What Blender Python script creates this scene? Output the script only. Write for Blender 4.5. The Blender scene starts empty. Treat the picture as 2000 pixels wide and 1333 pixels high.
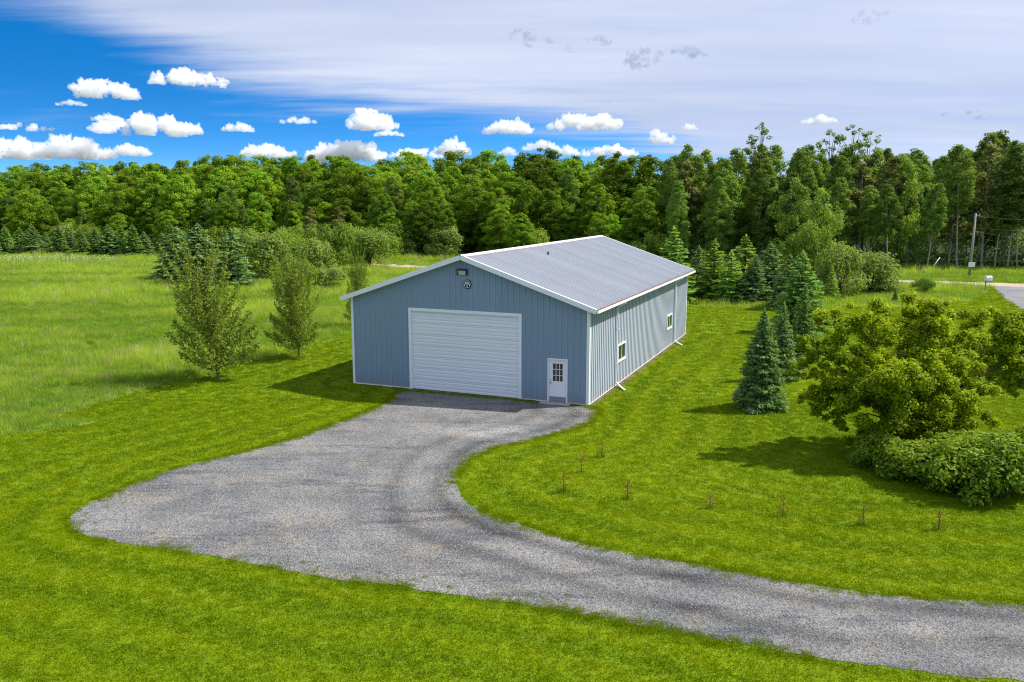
import bpy, bmesh, math, random
import numpy as np
from mathutils import Vector, Matrix, noise as mnoise
from mathutils.geometry import tessellate_polygon, delaunay_2d_cdt

# ------------------------------------------------------------------ camera, sky, sun, exposure
SC = bpy.context.scene
COL = SC.collection
CAM_H, PITCH, F = 9.584, 0.1667, 1666.5          # metres, radians, focal length in photo pixels (2000 wide)
cam = bpy.data.cameras.new('camera'); cam_o = bpy.data.objects.new('camera', cam); COL.objects.link(cam_o)
cam_o.location = (0, 0, CAM_H); cam_o.rotation_euler = (math.pi/2 - PITCH, 0, 0)
cam.sensor_width = 36; cam.lens = F/2000*36; cam.clip_start = .1; cam.clip_end = 30000
SC.camera = cam_o
SC.view_settings.view_transform = 'Standard'; SC.view_settings.look = 'None'
SC.view_settings.gamma = 1; SC.view_settings.use_curve_mapping = False
SC.view_settings.exposure = 0.5
SUN_AZ, SUN_EL = math.radians(12.1), math.radians(49.6)   # azimuth measured from +x towards +y
sun = bpy.data.lights.new('sun', 'SUN'); sun.energy = 5.0; sun.angle = math.radians(.53); sun.color = (1, .955, .87)
sun_o = bpy.data.objects.new('sun', sun); COL.objects.link(sun_o)
sdir = Vector((math.cos(SUN_EL)*math.cos(SUN_AZ), math.cos(SUN_EL)*math.sin(SUN_AZ), math.sin(SUN_EL)))
sun_o.rotation_euler = sdir.to_track_quat('Z', 'Y').to_euler()

def build_world():
    w = bpy.data.worlds.new('World'); SC.world = w; w.use_nodes = True
    nt = w.node_tree; N = nt.nodes; L = nt.links; N.clear()
    out = N.new('ShaderNodeOutputWorld'); bg = N.new('ShaderNodeBackground'); bg.inputs[1].default_value = .1
    L.new(bg.outputs[0], out.inputs[0])
    tc = N.new('ShaderNodeTexCoord')
    def m(op, a, b=None, c=None, clamp=False):
        n = N.new('ShaderNodeMath'); n.operation = op; n.use_clamp = clamp
        for i, v in enumerate((a, b, c)):
            if v is None: continue
            if isinstance(v, (int, float)): n.inputs[i].default_value = v
            else: L.new(v, n.inputs[i])
        return n.outputs[0]
    def smooth(v, lo, hi):
        n = N.new('ShaderNodeMapRange'); n.interpolation_type = 'SMOOTHSTEP'
        L.new(v, n.inputs[0]); n.inputs[1].default_value = lo; n.inputs[2].default_value = hi
        return n.outputs[0]
    sep = N.new('ShaderNodeSeparateXYZ'); L.new(tc.outputs['Generated'], sep.inputs[0])
    x, y, z = sep.outputs
    az = m('ARCTAN2', x, y)                     # 0 straight ahead, + to the right
    # clear air: physical sky, its blue taken from a higher part of the dome (very clean northern air)
    lift = N.new('ShaderNodeCombineXYZ'); L.new(x, lift.inputs[0]); L.new(y, lift.inputs[1])
    L.new(m('ADD', m('MULTIPLY', m('MAXIMUM', z, 0.0), 4.2), .075), lift.inputs[2])
    nrm = N.new('ShaderNodeVectorMath'); nrm.operation = 'NORMALIZE'; L.new(lift.outputs[0], nrm.inputs[0])
    sky = N.new('ShaderNodeTexSky'); sky.sky_type = 'NISHITA'; sky.sun_disc = False
    sky.sun_elevation = SUN_EL; sky.sun_rotation = math.pi/2 - SUN_AZ
    sky.air_density = 1.0; sky.dust_density = .2; sky.ozone_density = 2.5; sky.altitude = 400
    L.new(nrm.outputs[0], sky.inputs[0])
    hs = N.new('ShaderNodeHueSaturation'); hs.inputs['Saturation'].default_value = 1.42; hs.inputs['Value'].default_value = 1.6
    L.new(sky.outputs[0], hs.inputs['Color'])
    # thin high cloud: a flat layer seen in perspective
    den = m('ADD', m('MAXIMUM', z, 0.0), .07)
    pl = N.new('ShaderNodeCombineXYZ'); L.new(m('DIVIDE', x, den), pl.inputs[0]); L.new(m('DIVIDE', y, den), pl.inputs[1])
    def noi(scale, detail, sx, sy, rot, rough=.55):
        mp = N.new('ShaderNodeMapping'); mp.inputs['Scale'].default_value = (sx, sy, 1); mp.inputs['Rotation'].default_value = (0, 0, rot)
        L.new(pl.outputs[0], mp.inputs[0])
        n = N.new('ShaderNodeTexNoise'); n.inputs['Scale'].default_value = scale; n.inputs['Detail'].default_value = detail
        n.inputs['Roughness'].default_value = rough
        L.new(mp.outputs[0], n.inputs['Vector']); return n.outputs[0]
    n1 = noi(.55, 7, .6, 1.2, .5); n2 = noi(1.6, 8, .35, 1.5, -.25, .6); n3 = noi(.22, 4, .7, 1.4, -.15)
    # lower edge of the veil over azimuth (tangent of elevation), high on the left and down to the horizon on the right
    cv = N.new('ShaderNodeFloatCurve'); c = cv.mapping.curves[0]
    pts = [(0, .82), (.20, .80), (.235, .76), (.267, .64), (.30, .54), (.34, .45), (.42, .39), (.50, .36), (.56, .29), (.60, .17), (.645, .03), (.69, 0.0), (1, 0.0)]
    c.points[0].location = pts[0]; c.points[1].location = pts[-1]
    for p in pts[1:-1]: c.points.new(*p)
    cv.mapping.update()
    L.new(m('ADD', m('MULTIPLY', az, .55), .5, clamp=True), cv.inputs['Value'])      # frame spans about .20 .. .80
    edge = m('MULTIPLY', cv.outputs[0], .25)
    d = m('SUBTRACT', z, edge)
    d = m('ADD', d, m('MULTIPLY', m('SUBTRACT', n1, .5), .10))
    d = m('ADD', d, m('MULTIPLY', m('SUBTRACT', n2, .5), .10))
    veil = smooth(d, -.030, .045)
    thin = m('ADD', m('MULTIPLY', n2, .35), .72, clamp=True)
    veil = m('MULTIPLY', veil, thin)
    faint = m('MULTIPLY', smooth(n1, .5, .75), m('MULTIPLY', smooth(z, .01, .06), .35))
    veil = m('MAXIMUM', veil, faint)
    # veil brightness: pale lilac with darker drifts
    vc = N.new('ShaderNodeMix'); vc.data_type = 'RGBA'
    L.new(m('ADD', m('MULTIPLY', smooth(n3, .38, .66), .75), m('MULTIPLY', n2, .25)), vc.inputs[0])
    vc.inputs[6].default_value = (3.9, 4.45, 5.9, 1); vc.inputs[7].default_value = (5.8, 6.15, 7.2, 1)
    mx = N.new('ShaderNodeMix'); mx.data_type = 'RGBA'
    L.new(veil, mx.inputs[0]); L.new(hs.outputs[0], mx.inputs[6]); L.new(vc.outputs[2], mx.inputs[7])
    L.new(mx.outputs[2], bg.inputs[0])
build_world()

cyc = SC.cycles
cyc.use_denoising = True; cyc.denoising_prefilter = 'NONE'; cyc.denoising_input_passes = 'RGB_ALBEDO_NORMAL'; cyc.filter_width = 1.15
cyc.max_bounces = 16; cyc.diffuse_bounces = 3; cyc.transmission_bounces = 4; cyc.transparent_max_bounces = 6; cyc.volume_bounces = 14
cyc.sample_clamp_indirect = 6

rng = np.random.default_rng(7); random.seed(7)
SINP, COSP = math.sin(PITCH), math.cos(PITCH)
def ray(px, py):
    a, b = (px-1000)/F, -(py-666.5)/F
    return Vector((a, COSP+b*SINP, -SINP+b*COSP))
def G(px, py, z=0.0):                      # the ground point seen at a photo pixel
    d = ray(px, py); return d*((z-CAM_H)/d.z) + Vector((0, 0, CAM_H))
def at(px, py, Y):                         # the point at depth Y seen at a photo pixel
    d = ray(px, py); return d*(Y/d.y) + Vector((0, 0, CAM_H))

# ------------------------------------------------------------------ materials
MATS = {}
def mat(name, color, rough=.6, spec=.3, metal=0.0, noise=None, bump=None, coat=0.0):
    """plain procedural paint or metal: colour with soft noise variation and optional fine bump"""
    if name in MATS: return MATS[name]
    m = bpy.data.materials.new(name); m.use_nodes = True; nt = m.node_tree; N = nt.nodes; L = nt.links
    b = N['Principled BSDF']; b.inputs['Base Color'].default_value = (*color, 1); b.inputs['Roughness'].default_value = rough
    b.inputs['Specular IOR Level'].default_value = spec; b.inputs['Metallic'].default_value = metal
    tc = N.new('ShaderNodeTexCoord')
    sc_, amt = noise or (3.0, .12)
    n = N.new('ShaderNodeTexNoise'); n.inputs['Scale'].default_value = sc_; n.inputs['Detail'].default_value = 5
    L.new(tc.outputs['Object'], n.inputs['Vector'])
    mr = N.new('ShaderNodeMapRange'); mr.inputs[3].default_value = 1-amt; mr.inputs[4].default_value = 1+amt
    L.new(n.outputs[0], mr.inputs[0])
    mu = N.new('ShaderNodeMix'); mu.data_type = 'RGBA'; mu.blend_type = 'MULTIPLY'; mu.inputs[0].default_value = 1
    mu.inputs[6].default_value = (*color, 1); L.new(mr.outputs[0], mu.inputs[7]); L.new(mu.outputs[2], b.inputs['Base Color'])
    if bump:
        n2 = N.new('ShaderNodeTexNoise'); n2.inputs['Scale'].default_value = bump[0]; n2.inputs['Detail'].default_value = 4
        L.new(tc.outputs['Object'], n2.inputs['Vector'])
        bp = N.new('ShaderNodeBump'); bp.inputs['Strength'].default_value = bump[1]; bp.inputs['Distance'].default_value = .02
        L.new(n2.outputs[0], bp.inputs['Height']); L.new(bp.outputs[0], b.inputs['Normal'])
    MATS[name] = m; return m

def leafmat(name, c1, c2, trans=.35, jitter=.25, rough=.5, inst=False, spec=.25, hue=.02):
    """leaves: two tones picked per leaf (attribute tint), each plant a little different, light shining through"""
    if name in MATS: return MATS[name]
    m = bpy.data.materials.new(name); m.use_nodes = True; nt = m.node_tree; N = nt.nodes; L = nt.links
    b = N['Principled BSDF']; out = N['Material Output']
    at_ = N.new('ShaderNodeAttribute'); at_.attribute_name = 'tint'
    mx = N.new('ShaderNodeMix'); mx.data_type = 'RGBA'; mx.inputs[6].default_value = (*c1, 1); mx.inputs[7].default_value = (*c2, 1)
    if inst:
        ai = N.new('ShaderNodeAttribute'); ai.attribute_type = 'INSTANCER'; ai.attribute_name = 'itint'
        ad = N.new('ShaderNodeMath'); ad.operation = 'MULTIPLY_ADD'; L.new(at_.outputs['Fac'], ad.inputs[0]); ad.inputs[1].default_value = .45
        L.new(ai.outputs['Fac'], ad.inputs[2]); ad.use_clamp = True; L.new(ad.outputs[0], mx.inputs[0])
    else:
        L.new(at_.outputs['Fac'], mx.inputs[0])
    oi = N.new('ShaderNodeObjectInfo')
    hs = N.new('ShaderNodeHueSaturation')
    r1 = N.new('ShaderNodeMapRange'); r1.inputs[3].default_value = 1-jitter; r1.inputs[4].default_value = 1+jitter; L.new(oi.outputs['Random'], r1.inputs[0])
    wn = N.new('ShaderNodeTexWhiteNoise'); wn.noise_dimensions = '1D'; L.new(oi.outputs['Random'], wn.inputs['W'])
    r2 = N.new('ShaderNodeMapRange'); r2.inputs[3].default_value = .5-hue; r2.inputs[4].default_value = .5+hue*.8; L.new(wn.outputs[0], r2.inputs[0])
    L.new(r1.outputs[0], hs.inputs['Value']); L.new(r2.outputs[0], hs.inputs['Hue']); L.new(mx.outputs[2], hs.inputs['Color'])
    L.new(hs.outputs[0], b.inputs['Base Color']); b.inputs['Roughness'].default_value = rough; b.inputs['Specular IOR Level'].default_value = spec
    tr = N.new('ShaderNodeBsdfTranslucent')
    tcol = N.new('ShaderNodeMix'); tcol.data_type = 'RGBA'; tcol.blend_type = 'MULTIPLY'; tcol.inputs[0].default_value = 1
    tcol.inputs[7].default_value = (1.25, 1.15, .5, 1); L.new(hs.outputs[0], tcol.inputs[6]); L.new(tcol.outputs[2], tr.inputs[0])
    ms = N.new('ShaderNodeMixShader'); ms.inputs[0].default_value = trans
    L.new(b.outputs[0], ms.inputs[1]); L.new(tr.outputs[0], ms.inputs[2]); L.new(ms.outputs[0], out.inputs[0])
    MATS[name] = m; return m

def sheet_tone(m, amt):
    N = m.node_tree.nodes; L = m.node_tree.links; b = N['Principled BSDF']; src = b.inputs['Base Color'].links[0].from_socket
    oi = N.new('ShaderNodeObjectInfo'); mr = N.new('ShaderNodeMapRange'); mr.inputs[3].default_value = 1-amt; mr.inputs[4].default_value = 1+amt; L.new(oi.outputs['Random'], mr.inputs[0])
    mu = N.new('ShaderNodeMix'); mu.data_type = 'RGBA'; mu.blend_type = 'MULTIPLY'; mu.inputs[0].default_value = 1; L.new(src, mu.inputs[6]); L.new(mr.outputs[0], mu.inputs[7]); L.new(mu.outputs[2], b.inputs['Base Color'])
WHITE = mat('white_trim', (.78, .80, .82), .45, .4, noise=(2, .05))
SIDING = mat('blue_grey_siding', (.180, .262, .355), .45, .5, noise=(.6, .07))
sheet_tone(SIDING, .035)
def splash(m):
    """rain-splashed dirt along the foot of the sheets"""
    N = m.node_tree.nodes; L = m.node_tree.links; b = N['Principled BSDF']; src = b.inputs['Base Color'].links[0].from_socket
    tc = N.new('ShaderNodeTexCoord'); sp = N.new('ShaderNodeSeparateXYZ'); L.new(tc.outputs['Object'], sp.inputs[0])
    mr = N.new('ShaderNodeMapRange'); mr.inputs[1].default_value = .55; mr.inputs[2].default_value = .05; L.new(sp.outputs[2], mr.inputs[0])
    n = N.new('ShaderNodeTexNoise'); n.inputs['Scale'].default_value = 7; n.inputs['Detail'].default_value = 6; L.new(tc.outputs['Object'], n.inputs['Vector'])
    mu = N.new('ShaderNodeMath'); mu.operation = 'MULTIPLY'; L.new(mr.outputs[0], mu.inputs[0]); L.new(n.outputs[0], mu.inputs[1])
    mx = N.new('ShaderNodeMix'); mx.data_type = 'RGBA'; L.new(mu.outputs[0], mx.inputs[0]); L.new(src, mx.inputs[6]); mx.inputs[7].default_value = (.22, .19, .14, 1); L.new(mx.outputs[2], b.inputs['Base Color'])
splash(SIDING)
_sb = SIDING.node_tree.nodes['Principled BSDF']; _sb.inputs['Sheen Weight'].default_value = .95; _sb.inputs['Sheen Roughness'].default_value = .45; _sb.inputs['Sheen Tint'].default_value = (1, .96, .97, 1)   # sheen added to brighten the sunlit side wall, seen at a grazing angle
ROOFM = mat('pale_grey_roof_metal', (.50, .51, .54), .42, .5, noise=(.5, .07))
sheet_tone(ROOFM, .06)
DARK = mat('dark_metal', (.03, .03, .035), .5)
GLASS = mat('window_glass', (.018, .022, .02), .06, .8, noise=(1, .1))
STEEL = mat('brushed_steel', (.34, .34, .36), .35, .5, .6)
RUST = mat('leaf_litter_rust', (.17, .08, .055), .8, noise=(9, .4))
CONC = mat('concrete', (.36, .34, .32), .9, .2, noise=(6, .15), bump=(40, .3))
WOODP = mat('weathered_pole_wood', (.30, .28, .25), .85, .2, noise=(8, .2), bump=(30, .4))
BARK = mat('grey_brown_bark', (.065, .052, .04), .9, .15, noise=(6, .3), bump=(14, .6))
PALEBARK = mat('pale_aspen_bark', (.33, .31, .26), .85, .2, noise=(4, .3), bump=(12, .4))
LINER = mat('interior_liner', (.05, .055, .06), .8)

# ------------------------------------------------------------------ mesh helpers
def link(o, parent=None):
    COL.objects.link(o)
    if parent is not None: o.parent = parent
    return o
def tag(o, label=None, cat=None, group=None, kind=None):
    if label: o['label'] = label
    if cat: o['category'] = cat
    if group: o['group'] = group
    if kind: o['kind'] = kind
    return o
def empty(name, loc=(0, 0, 0), rz=0.0):
    o = bpy.data.objects.new(name, None); o.empty_display_size = .3; COL.objects.link(o)
    o.location = loc; o.rotation_euler = (0, 0, rz); return o
def mesh_np(name, verts, faces, material=None, tint=None, smooth=False):
    """faces: (M,3) or (M,4) int array"""
    verts = np.asarray(verts, np.float32); faces = np.asarray(faces, np.int32); k = faces.shape[1]
    me = bpy.data.meshes.new(name)
    me.vertices.add(len(verts)); me.vertices.foreach_set('co', verts.ravel())
    me.loops.add(faces.size); me.loops.foreach_set('vertex_index', faces.ravel())
    me.polygons.add(len(faces)); me.polygons.foreach_set('loop_start', np.arange(0, faces.size, k, dtype=np.int32))
    if smooth: me.polygons.foreach_set('use_smooth', np.ones(len(faces), bool))
    me.update(calc_edges=True)
    if tint is not None:
        a = me.attributes.new('tint', 'FLOAT', 'FACE'); a.data.foreach_set('value', np.asarray(tint, np.float32))
    if material: me.materials.append(material)
    return me
class MB:
    """collects boxes, bars, tubes into one mesh"""
    def __init__(s): s.v = []; s.f = []
    def add(s, vs, fs):
        k = len(s.v); s.v += [tuple(v) for v in vs]; s.f += [tuple(i+k for i in f) for f in fs]; return s
    def box(s, x0, x1, y0, y1, z0, z1):
        return s.add([(x, y, z) for z in (z0, z1) for y in (y0, y1) for x in (x0, x1)],
                     [(0, 2, 3, 1), (4, 5, 7, 6), (0, 1, 5, 4), (2, 6, 7, 3), (0, 4, 6, 2), (1, 3, 7, 5)])
    def bar(s, p, q, w, h, up=(0, 0, 1)):
        p, q = Vector(p), Vector(q); d = (q-p).normalized(); a = d.cross(Vector(up)).normalized(); b = a.cross(d)
        vs = []
        for e in (p, q):
            for i, j in ((-1, -1), (1, -1), (1, 1), (-1, 1)): vs.append(e+a*(i*w/2)+b*(j*h/2))
        return s.add(vs, [(0, 1, 2, 3), (7, 6, 5, 4), (0, 4, 5, 1), (1, 5, 6, 2), (2, 6, 7, 3), (3, 7, 4, 0)])
    def tube(s, pts, radii, k=6):
        pts = [Vector(p) for p in pts]; vs = []; fs = []
        for i, p in enumerate(pts):
            d = (pts[min(i+1, len(pts)-1)]-pts[max(i-1, 0)]).normalized()
            a = d.orthogonal().normalized() if abs(d.z) < .99 else Vector((1, 0, 0)); a = (Vector((1, 0, 0))-d*d.x); a = a.normalized() if a.length > .1 else (Vector((0, 1, 0))-d*d.y).normalized()
            b = d.cross(a)
            for j in range(k):
                t = 2*math.pi*j/k; vs.append(p+(a*math.cos(t)+b*math.sin(t))*radii[i])
        for i in range(len(pts)-1):
            for j in range(k):
                fs.append((i*k+j, i*k+(j+1) % k, (i+1)*k+(j+1) % k, (i+1)*k+j))
        fs.append(tuple(range(k))[::-1]); fs.append(tuple((len(pts)-1)*k+j for j in range(k)))
        return s.add(vs, fs)
    def mesh(s, name, material):
        me = bpy.data.meshes.new(name); me.from_pydata(s.v, [], s.f); me.materials.append(material); me.update(); return me
    def build(s, name, material, parent=None, bevel=0.0, smooth=False):
        o = bpy.data.objects.new(name, s.mesh(name, material)); link(o, parent)
        if smooth:
            for p in o.data.polygons: p.use_smooth = True
        if bevel:
            md = o.modifiers.new('bevel', 'BEVEL'); md.width = bevel; md.segments = 2; md.limit_method = 'ANGLE'
        return o
def inst(name, me, parent=None, M=None):
    o = bpy.data.objects.new(name, me); link(o, parent)
    if M is not None: o.matrix_local = M
    return o

# value noise in numpy, for ground variation
def vnoise(x, y, seed=0):
    xi, yi = np.floor(x).astype(np.int64), np.floor(y).astype(np.int64); fx, fy = x-xi, y-yi
    fx, fy = fx*fx*(3-2*fx), fy*fy*(3-2*fy)
    def h(a, b):
        n = (a*374761393 + b*668265263 + seed*1274126177) & 0x7fffffff
        n = (n ^ (n >> 13))*1274126177 & 0x7fffffff
        return ((n ^ (n >> 16)) & 0xffff)/65535.0
    return (h(xi, yi)*(1-fx)+h(xi+1, yi)*fx)*(1-fy)+(h(xi, yi+1)*(1-fx)+h(xi+1, yi+1)*fx)*fy
def fbm(x, y, seed=0, o=4):
    s = 0; a = .5; t = 0
    for i in range(o): s = s+a*vnoise(x*2**i, y*2**i, seed+i); t += a; a *= .5
    return s/t
def inside(P, poly):
    x, y = P[:, 0], P[:, 1]; r = np.zeros(len(P), bool); n = len(poly)
    for i in range(n):
        x0, y0 = poly[i]; x1, y1 = poly[(i+1) % n]
        c = ((y0 > y) != (y1 > y)); xx = (x1-x0)*(y-y0)/((y1-y0) if y1 != y0 else 1e-9)+x0
        r ^= c & (x < xx)
    return r
def distpoly(P, poly, closed=True):
    d = np.full(len(P), 1e9); n = len(poly)
    for i in range(n if closed else n-1):
        a, b = np.array(poly[i]), np.array(poly[(i+1) % n]); ab = b-a
        t = np.clip(((P[:, :2]-a)@ab)/max(ab@ab, 1e-9), 0, 1)
        q = P[:, :2]-(a+t[:, None]*ab); d = np.minimum(d, np.hypot(q[:, 0], q[:, 1]))
    return d
#@@PART2
# ------------------------------------------------------------------ layout (traced once to ground metres)
BX, BY, YAW, BW, BL = 3.549, 38.723, -.3927, 12.768, 22.85
ZT, RISE, OX, OY = 4.69, 2.139, .40, .32
BU = Vector((math.cos(YAW), math.sin(YAW), 0)); BV = Vector((-math.sin(YAW), math.cos(YAW), 0))
def barn_pt(x, y): return Vector((BX, BY, 0))+BU*x+BV*y
BARN_POLY = [tuple(barn_pt(x, y)[:2]) for x, y in ((0, 0), (0, BL), (-BW, BL), (-BW, 0))]
def gp(pts): return [tuple(G(*p)[:2]) for p in pts]
def densify(poly, step, amp, seed, closed=True):
    out = []; n = len(poly); s = 0
    for i in range(n if closed else n-1):
        a, b = np.array(poly[i]), np.array(poly[(i+1) % n]); l = np.hypot(*(b-a)); k = max(1, int(l/step))
        nr = np.array([-(b-a)[1], (b-a)[0]])/max(l, 1e-6)
        for j in range(k):
            p = a+(b-a)*j/k
            w = (fbm(np.array([p[0]*.9]), np.array([p[1]*.9]), seed, 3)[0]-.5)*amp*2 + (fbm(np.array([p[0]*5]), np.array([p[1]*5]), seed+9, 2)[0]-.5)*amp*1.1
            out.append(tuple(p+nr*w))
    return out
def smoothline(pts, k=5):
    """Catmull-Rom through the points"""
    P = [np.array(p) for p in pts]; P = [2*P[0]-P[1]]+P+[2*P[-1]-P[-2]]; out = []
    for i in range(1, len(P)-2):
        for j in range(k):
            t = j/k; a, b, c, d = P[i-1], P[i], P[i+1], P[i+2]
            out.append(tuple(.5*((2*b)+(-a+c)*t+(2*a-5*b+4*c-d)*t*t+(-a+3*b-3*c+d)*t**3)))
    out.append(tuple(P[-2])); return out
drv_lower = gp([(785, 762), (748, 790), (690, 815), (610, 845), (510, 875), (430, 895), (330, 920), (250, 950), (190, 977), (150, 1000), (136, 1020), (165, 1042),
                (230, 1060), (330, 1075), (430, 1090), (540, 1110), (640, 1130), (760, 1145), (860, 1160), (1000, 1180), (1130, 1200), (1250, 1222), (1330, 1237),
                (1470, 1262), (1600, 1285), (1720, 1303), (1850, 1318), (2000, 1333)])
drv_upper = gp([(2000, 1180), (1850, 1173), (1700, 1160), (1550, 1140), (1400, 1112), (1250, 1085), (1150, 1065), (1050, 1035), (980, 1015), (930, 995), (902, 970), (893, 940),
                (902, 915), (932, 890), (985, 870), (1060, 855), (1110, 841), (1148, 826), (1165, 812), (1163, 801), (1150, 795)])
lo = smoothline(drv_lower); up = smoothline(drv_upper)
dirx = np.array(lo[-1])-np.array(lo[-6]); dirx /= np.hypot(*dirx)
ext = [tuple(np.array(lo[-1])+dirx*t) for t in (8, 20)]+[tuple(np.array(up[0])+dirx*t) for t in (20, 8)]
DRIVE = densify(lo+ext+up, .22, .11, 3)+[tuple(barn_pt(-.3, .1)[:2]), tuple(barn_pt(-9.6, .1)[:2])]
# the road across the back: centre line through two seen points
RE = Vector((-.943, .333, 0)); RN = Vector((.333, .943, 0)); R0 = Vector((44.7, 98.0, 0))
def rd(s, n): return R0+RE*s+RN*n
# mown lawn edge against the meadow, left then behind the barn, then right
lawn_edge = [(-60, 14)]+gp([(0, 852), (100, 818), (230, 777), (340, 748), (430, 722), (520, 700), (600, 678), (690, 652)])
LAWN = smoothline(lawn_edge, 4)+[(-6, 69), (2, 75)]+smoothline(gp([(1300, 592), (1380, 600), (1480, 604), (1560, 612), (1640, 600), (1720, 603), (1800, 597), (1880, 590), (1920, 578), (1935, 562)]), 4)+\
       [(75, 84), (80, 5), (-60, 3)]
ASPH = gp([(1938, 560), (1965, 585), (1995, 604)])+[(62, 66), (85, 45), (95, 60), (70, 88)]

GRASS_NEAR = (.095, .165, .006)
def ground_material(name, c1, c2, sc1, fine=26.0, bump=.5, tintattr=False, rough=.9):
    m = bpy.data.materials.new(name); m.use_nodes = True; nt = m.node_tree; N = nt.nodes; L = nt.links
    b = N['Principled BSDF']; b.inputs['Roughness'].default_value = rough; b.inputs['Specular IOR Level'].default_value = .08
    tc = N.new('ShaderNodeTexCoord')
    def noi(s, d=4):
        n = N.new('ShaderNodeTexNoise'); n.inputs['Scale'].default_value = s; n.inputs['Detail'].default_value = d; L.new(tc.outputs['Object'], n.inputs['Vector']); return n.outputs[0]
    mx = N.new('ShaderNodeMix'); mx.data_type = 'RGBA'; mx.inputs[6].default_value = (*c1, 1); mx.inputs[7].default_value = (*c2, 1)
    mr = N.new('ShaderNodeMapRange'); mr.inputs[1].default_value = .32; mr.inputs[2].default_value = .68
    if tintattr:
        a = N.new('ShaderNodeAttribute'); a.attribute_name = 'tint'; L.new(a.outputs['Fac'], mx.inputs[0])
    else:
        L.new(noi(sc1), mr.inputs[0]); L.new(mr.outputs[0], mx.inputs[0])
    fr = N.new('ShaderNodeMapRange'); fr.inputs[1].default_value = .3; fr.inputs[2].default_value = .7; fr.inputs[3].default_value = .55; fr.inputs[4].default_value = 1.4
    L.new(noi(fine, 3), fr.inputs[0])
    mu = N.new('ShaderNodeMix'); mu.data_type = 'RGBA'; mu.blend_type = 'MULTIPLY'; mu.inputs[0].default_value = 1; L.new(mx.outputs[2], mu.inputs[6]); L.new(fr.outputs[0], mu.inputs[7])
    L.new(mu.outputs[2], b.inputs['Base Color'])
    bp = N.new('ShaderNodeBump'); bp.inputs['Strength'].default_value = bump; bp.inputs['Distance'].default_value = .04; L.new(noi(fine*.7, 4), bp.inputs['Height']); L.new(bp.outputs[0], b.inputs['Normal'])
    MATS[name] = m; return m
def sheet(name, poly, z, material, kind='structure'):
    pts = [Vector((x, y, z)) for x, y in poly]
    me = bpy.data.meshes.new(name); me.from_pydata(pts, [], [tuple(t) for t in tessellate_polygon([pts])]); me.materials.append(material); me.update()
    bm = bmesh.new(); bm.from_mesh(me); bmesh.ops.recalc_face_normals(bm, faces=bm.faces[:])
    if bm.faces and sum(f.normal.z for f in bm.faces) < 0: bmesh.ops.reverse_faces(bm, faces=bm.faces[:])
    bm.to_mesh(me); bm.free()
    return tag(inst(name, me), kind=kind)

m_meadow = ground_material('meadow_soil_and_grass', (.10, .18, .014), (.19, .26, .03), .12, 9, .8)
m_lawn = ground_material('mown_lawn', (.09, .16, .003), (.17, .225, .004), .3, 22, .6, tintattr=True)
g = MB(); g.add([(-6000, -200, 0), (6000, -200, 0), (6000, 9000, 0), (-6000, 9000, 0)], [(0, 1, 2, 3)])
m_floor = ground_material('forest_floor', (.022, .036, .016), (.035, .05, .022), .03, .8, .6)
tag(g.build('ground', m_floor), kind='structure')
sheet('meadow', [(-190, -40), (150, -40), (150, 96), tuple(rd(-140, 25)[:2]), tuple(rd(180, 25)[:2]), (-190, 150)], .002, m_meadow)

def lawn_tint(P):
    """mowing bands along the drive and the barn, blade sheen painted as tone, plus blotches"""
    d = np.minimum(distpoly(P, DRIVE), distpoly(P, BARN_POLY))
    x, y = P[:, 0], P[:, 1]
    wob = (fbm(x*.25, y*.25, 5)-.5)*1.6
    fade = np.clip(1-(d-1)/16, .25, 1)
    st = np.tanh(1.8*np.sin((d+wob*.8)*2*math.pi/1.7))  # light and dark of blades bent by the mower, put into the colour
    t = .50+.21*st*fade+.50*(fbm(x*.16, y*.16, 11)-.5)+.12*(fbm(x*1.1, y*1.1, 21)-.5)
    t -= .30*np.clip(1-d/.55, 0, 1)*(d < .6)
    return np.clip(t, 0, 1)
st_ = .4; gx, gy = np.meshgrid(np.arange(-60, 80, st_), np.arange(4, 92, st_), indexing='ij')
nx, ny = gx.shape; P = np.c_[gx.ravel(), gy.ravel(), np.full(gx.size, .004)]
I = np.arange(nx*ny).reshape(nx, ny); Q = np.stack([I[:-1, :-1], I[1:, :-1], I[1:, 1:], I[:-1, 1:]], -1).reshape(-1, 4)
ctr = P[Q].mean(1); keep = inside(ctr, LAWN); Q = Q[keep]
used = np.unique(Q); remap = np.zeros(len(P), int); remap[used] = np.arange(len(used))
tag(inst('lawn', mesh_np('lawn', P[used], remap[Q], m_lawn, lawn_tint(ctr[keep]))), kind='structure')

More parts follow.
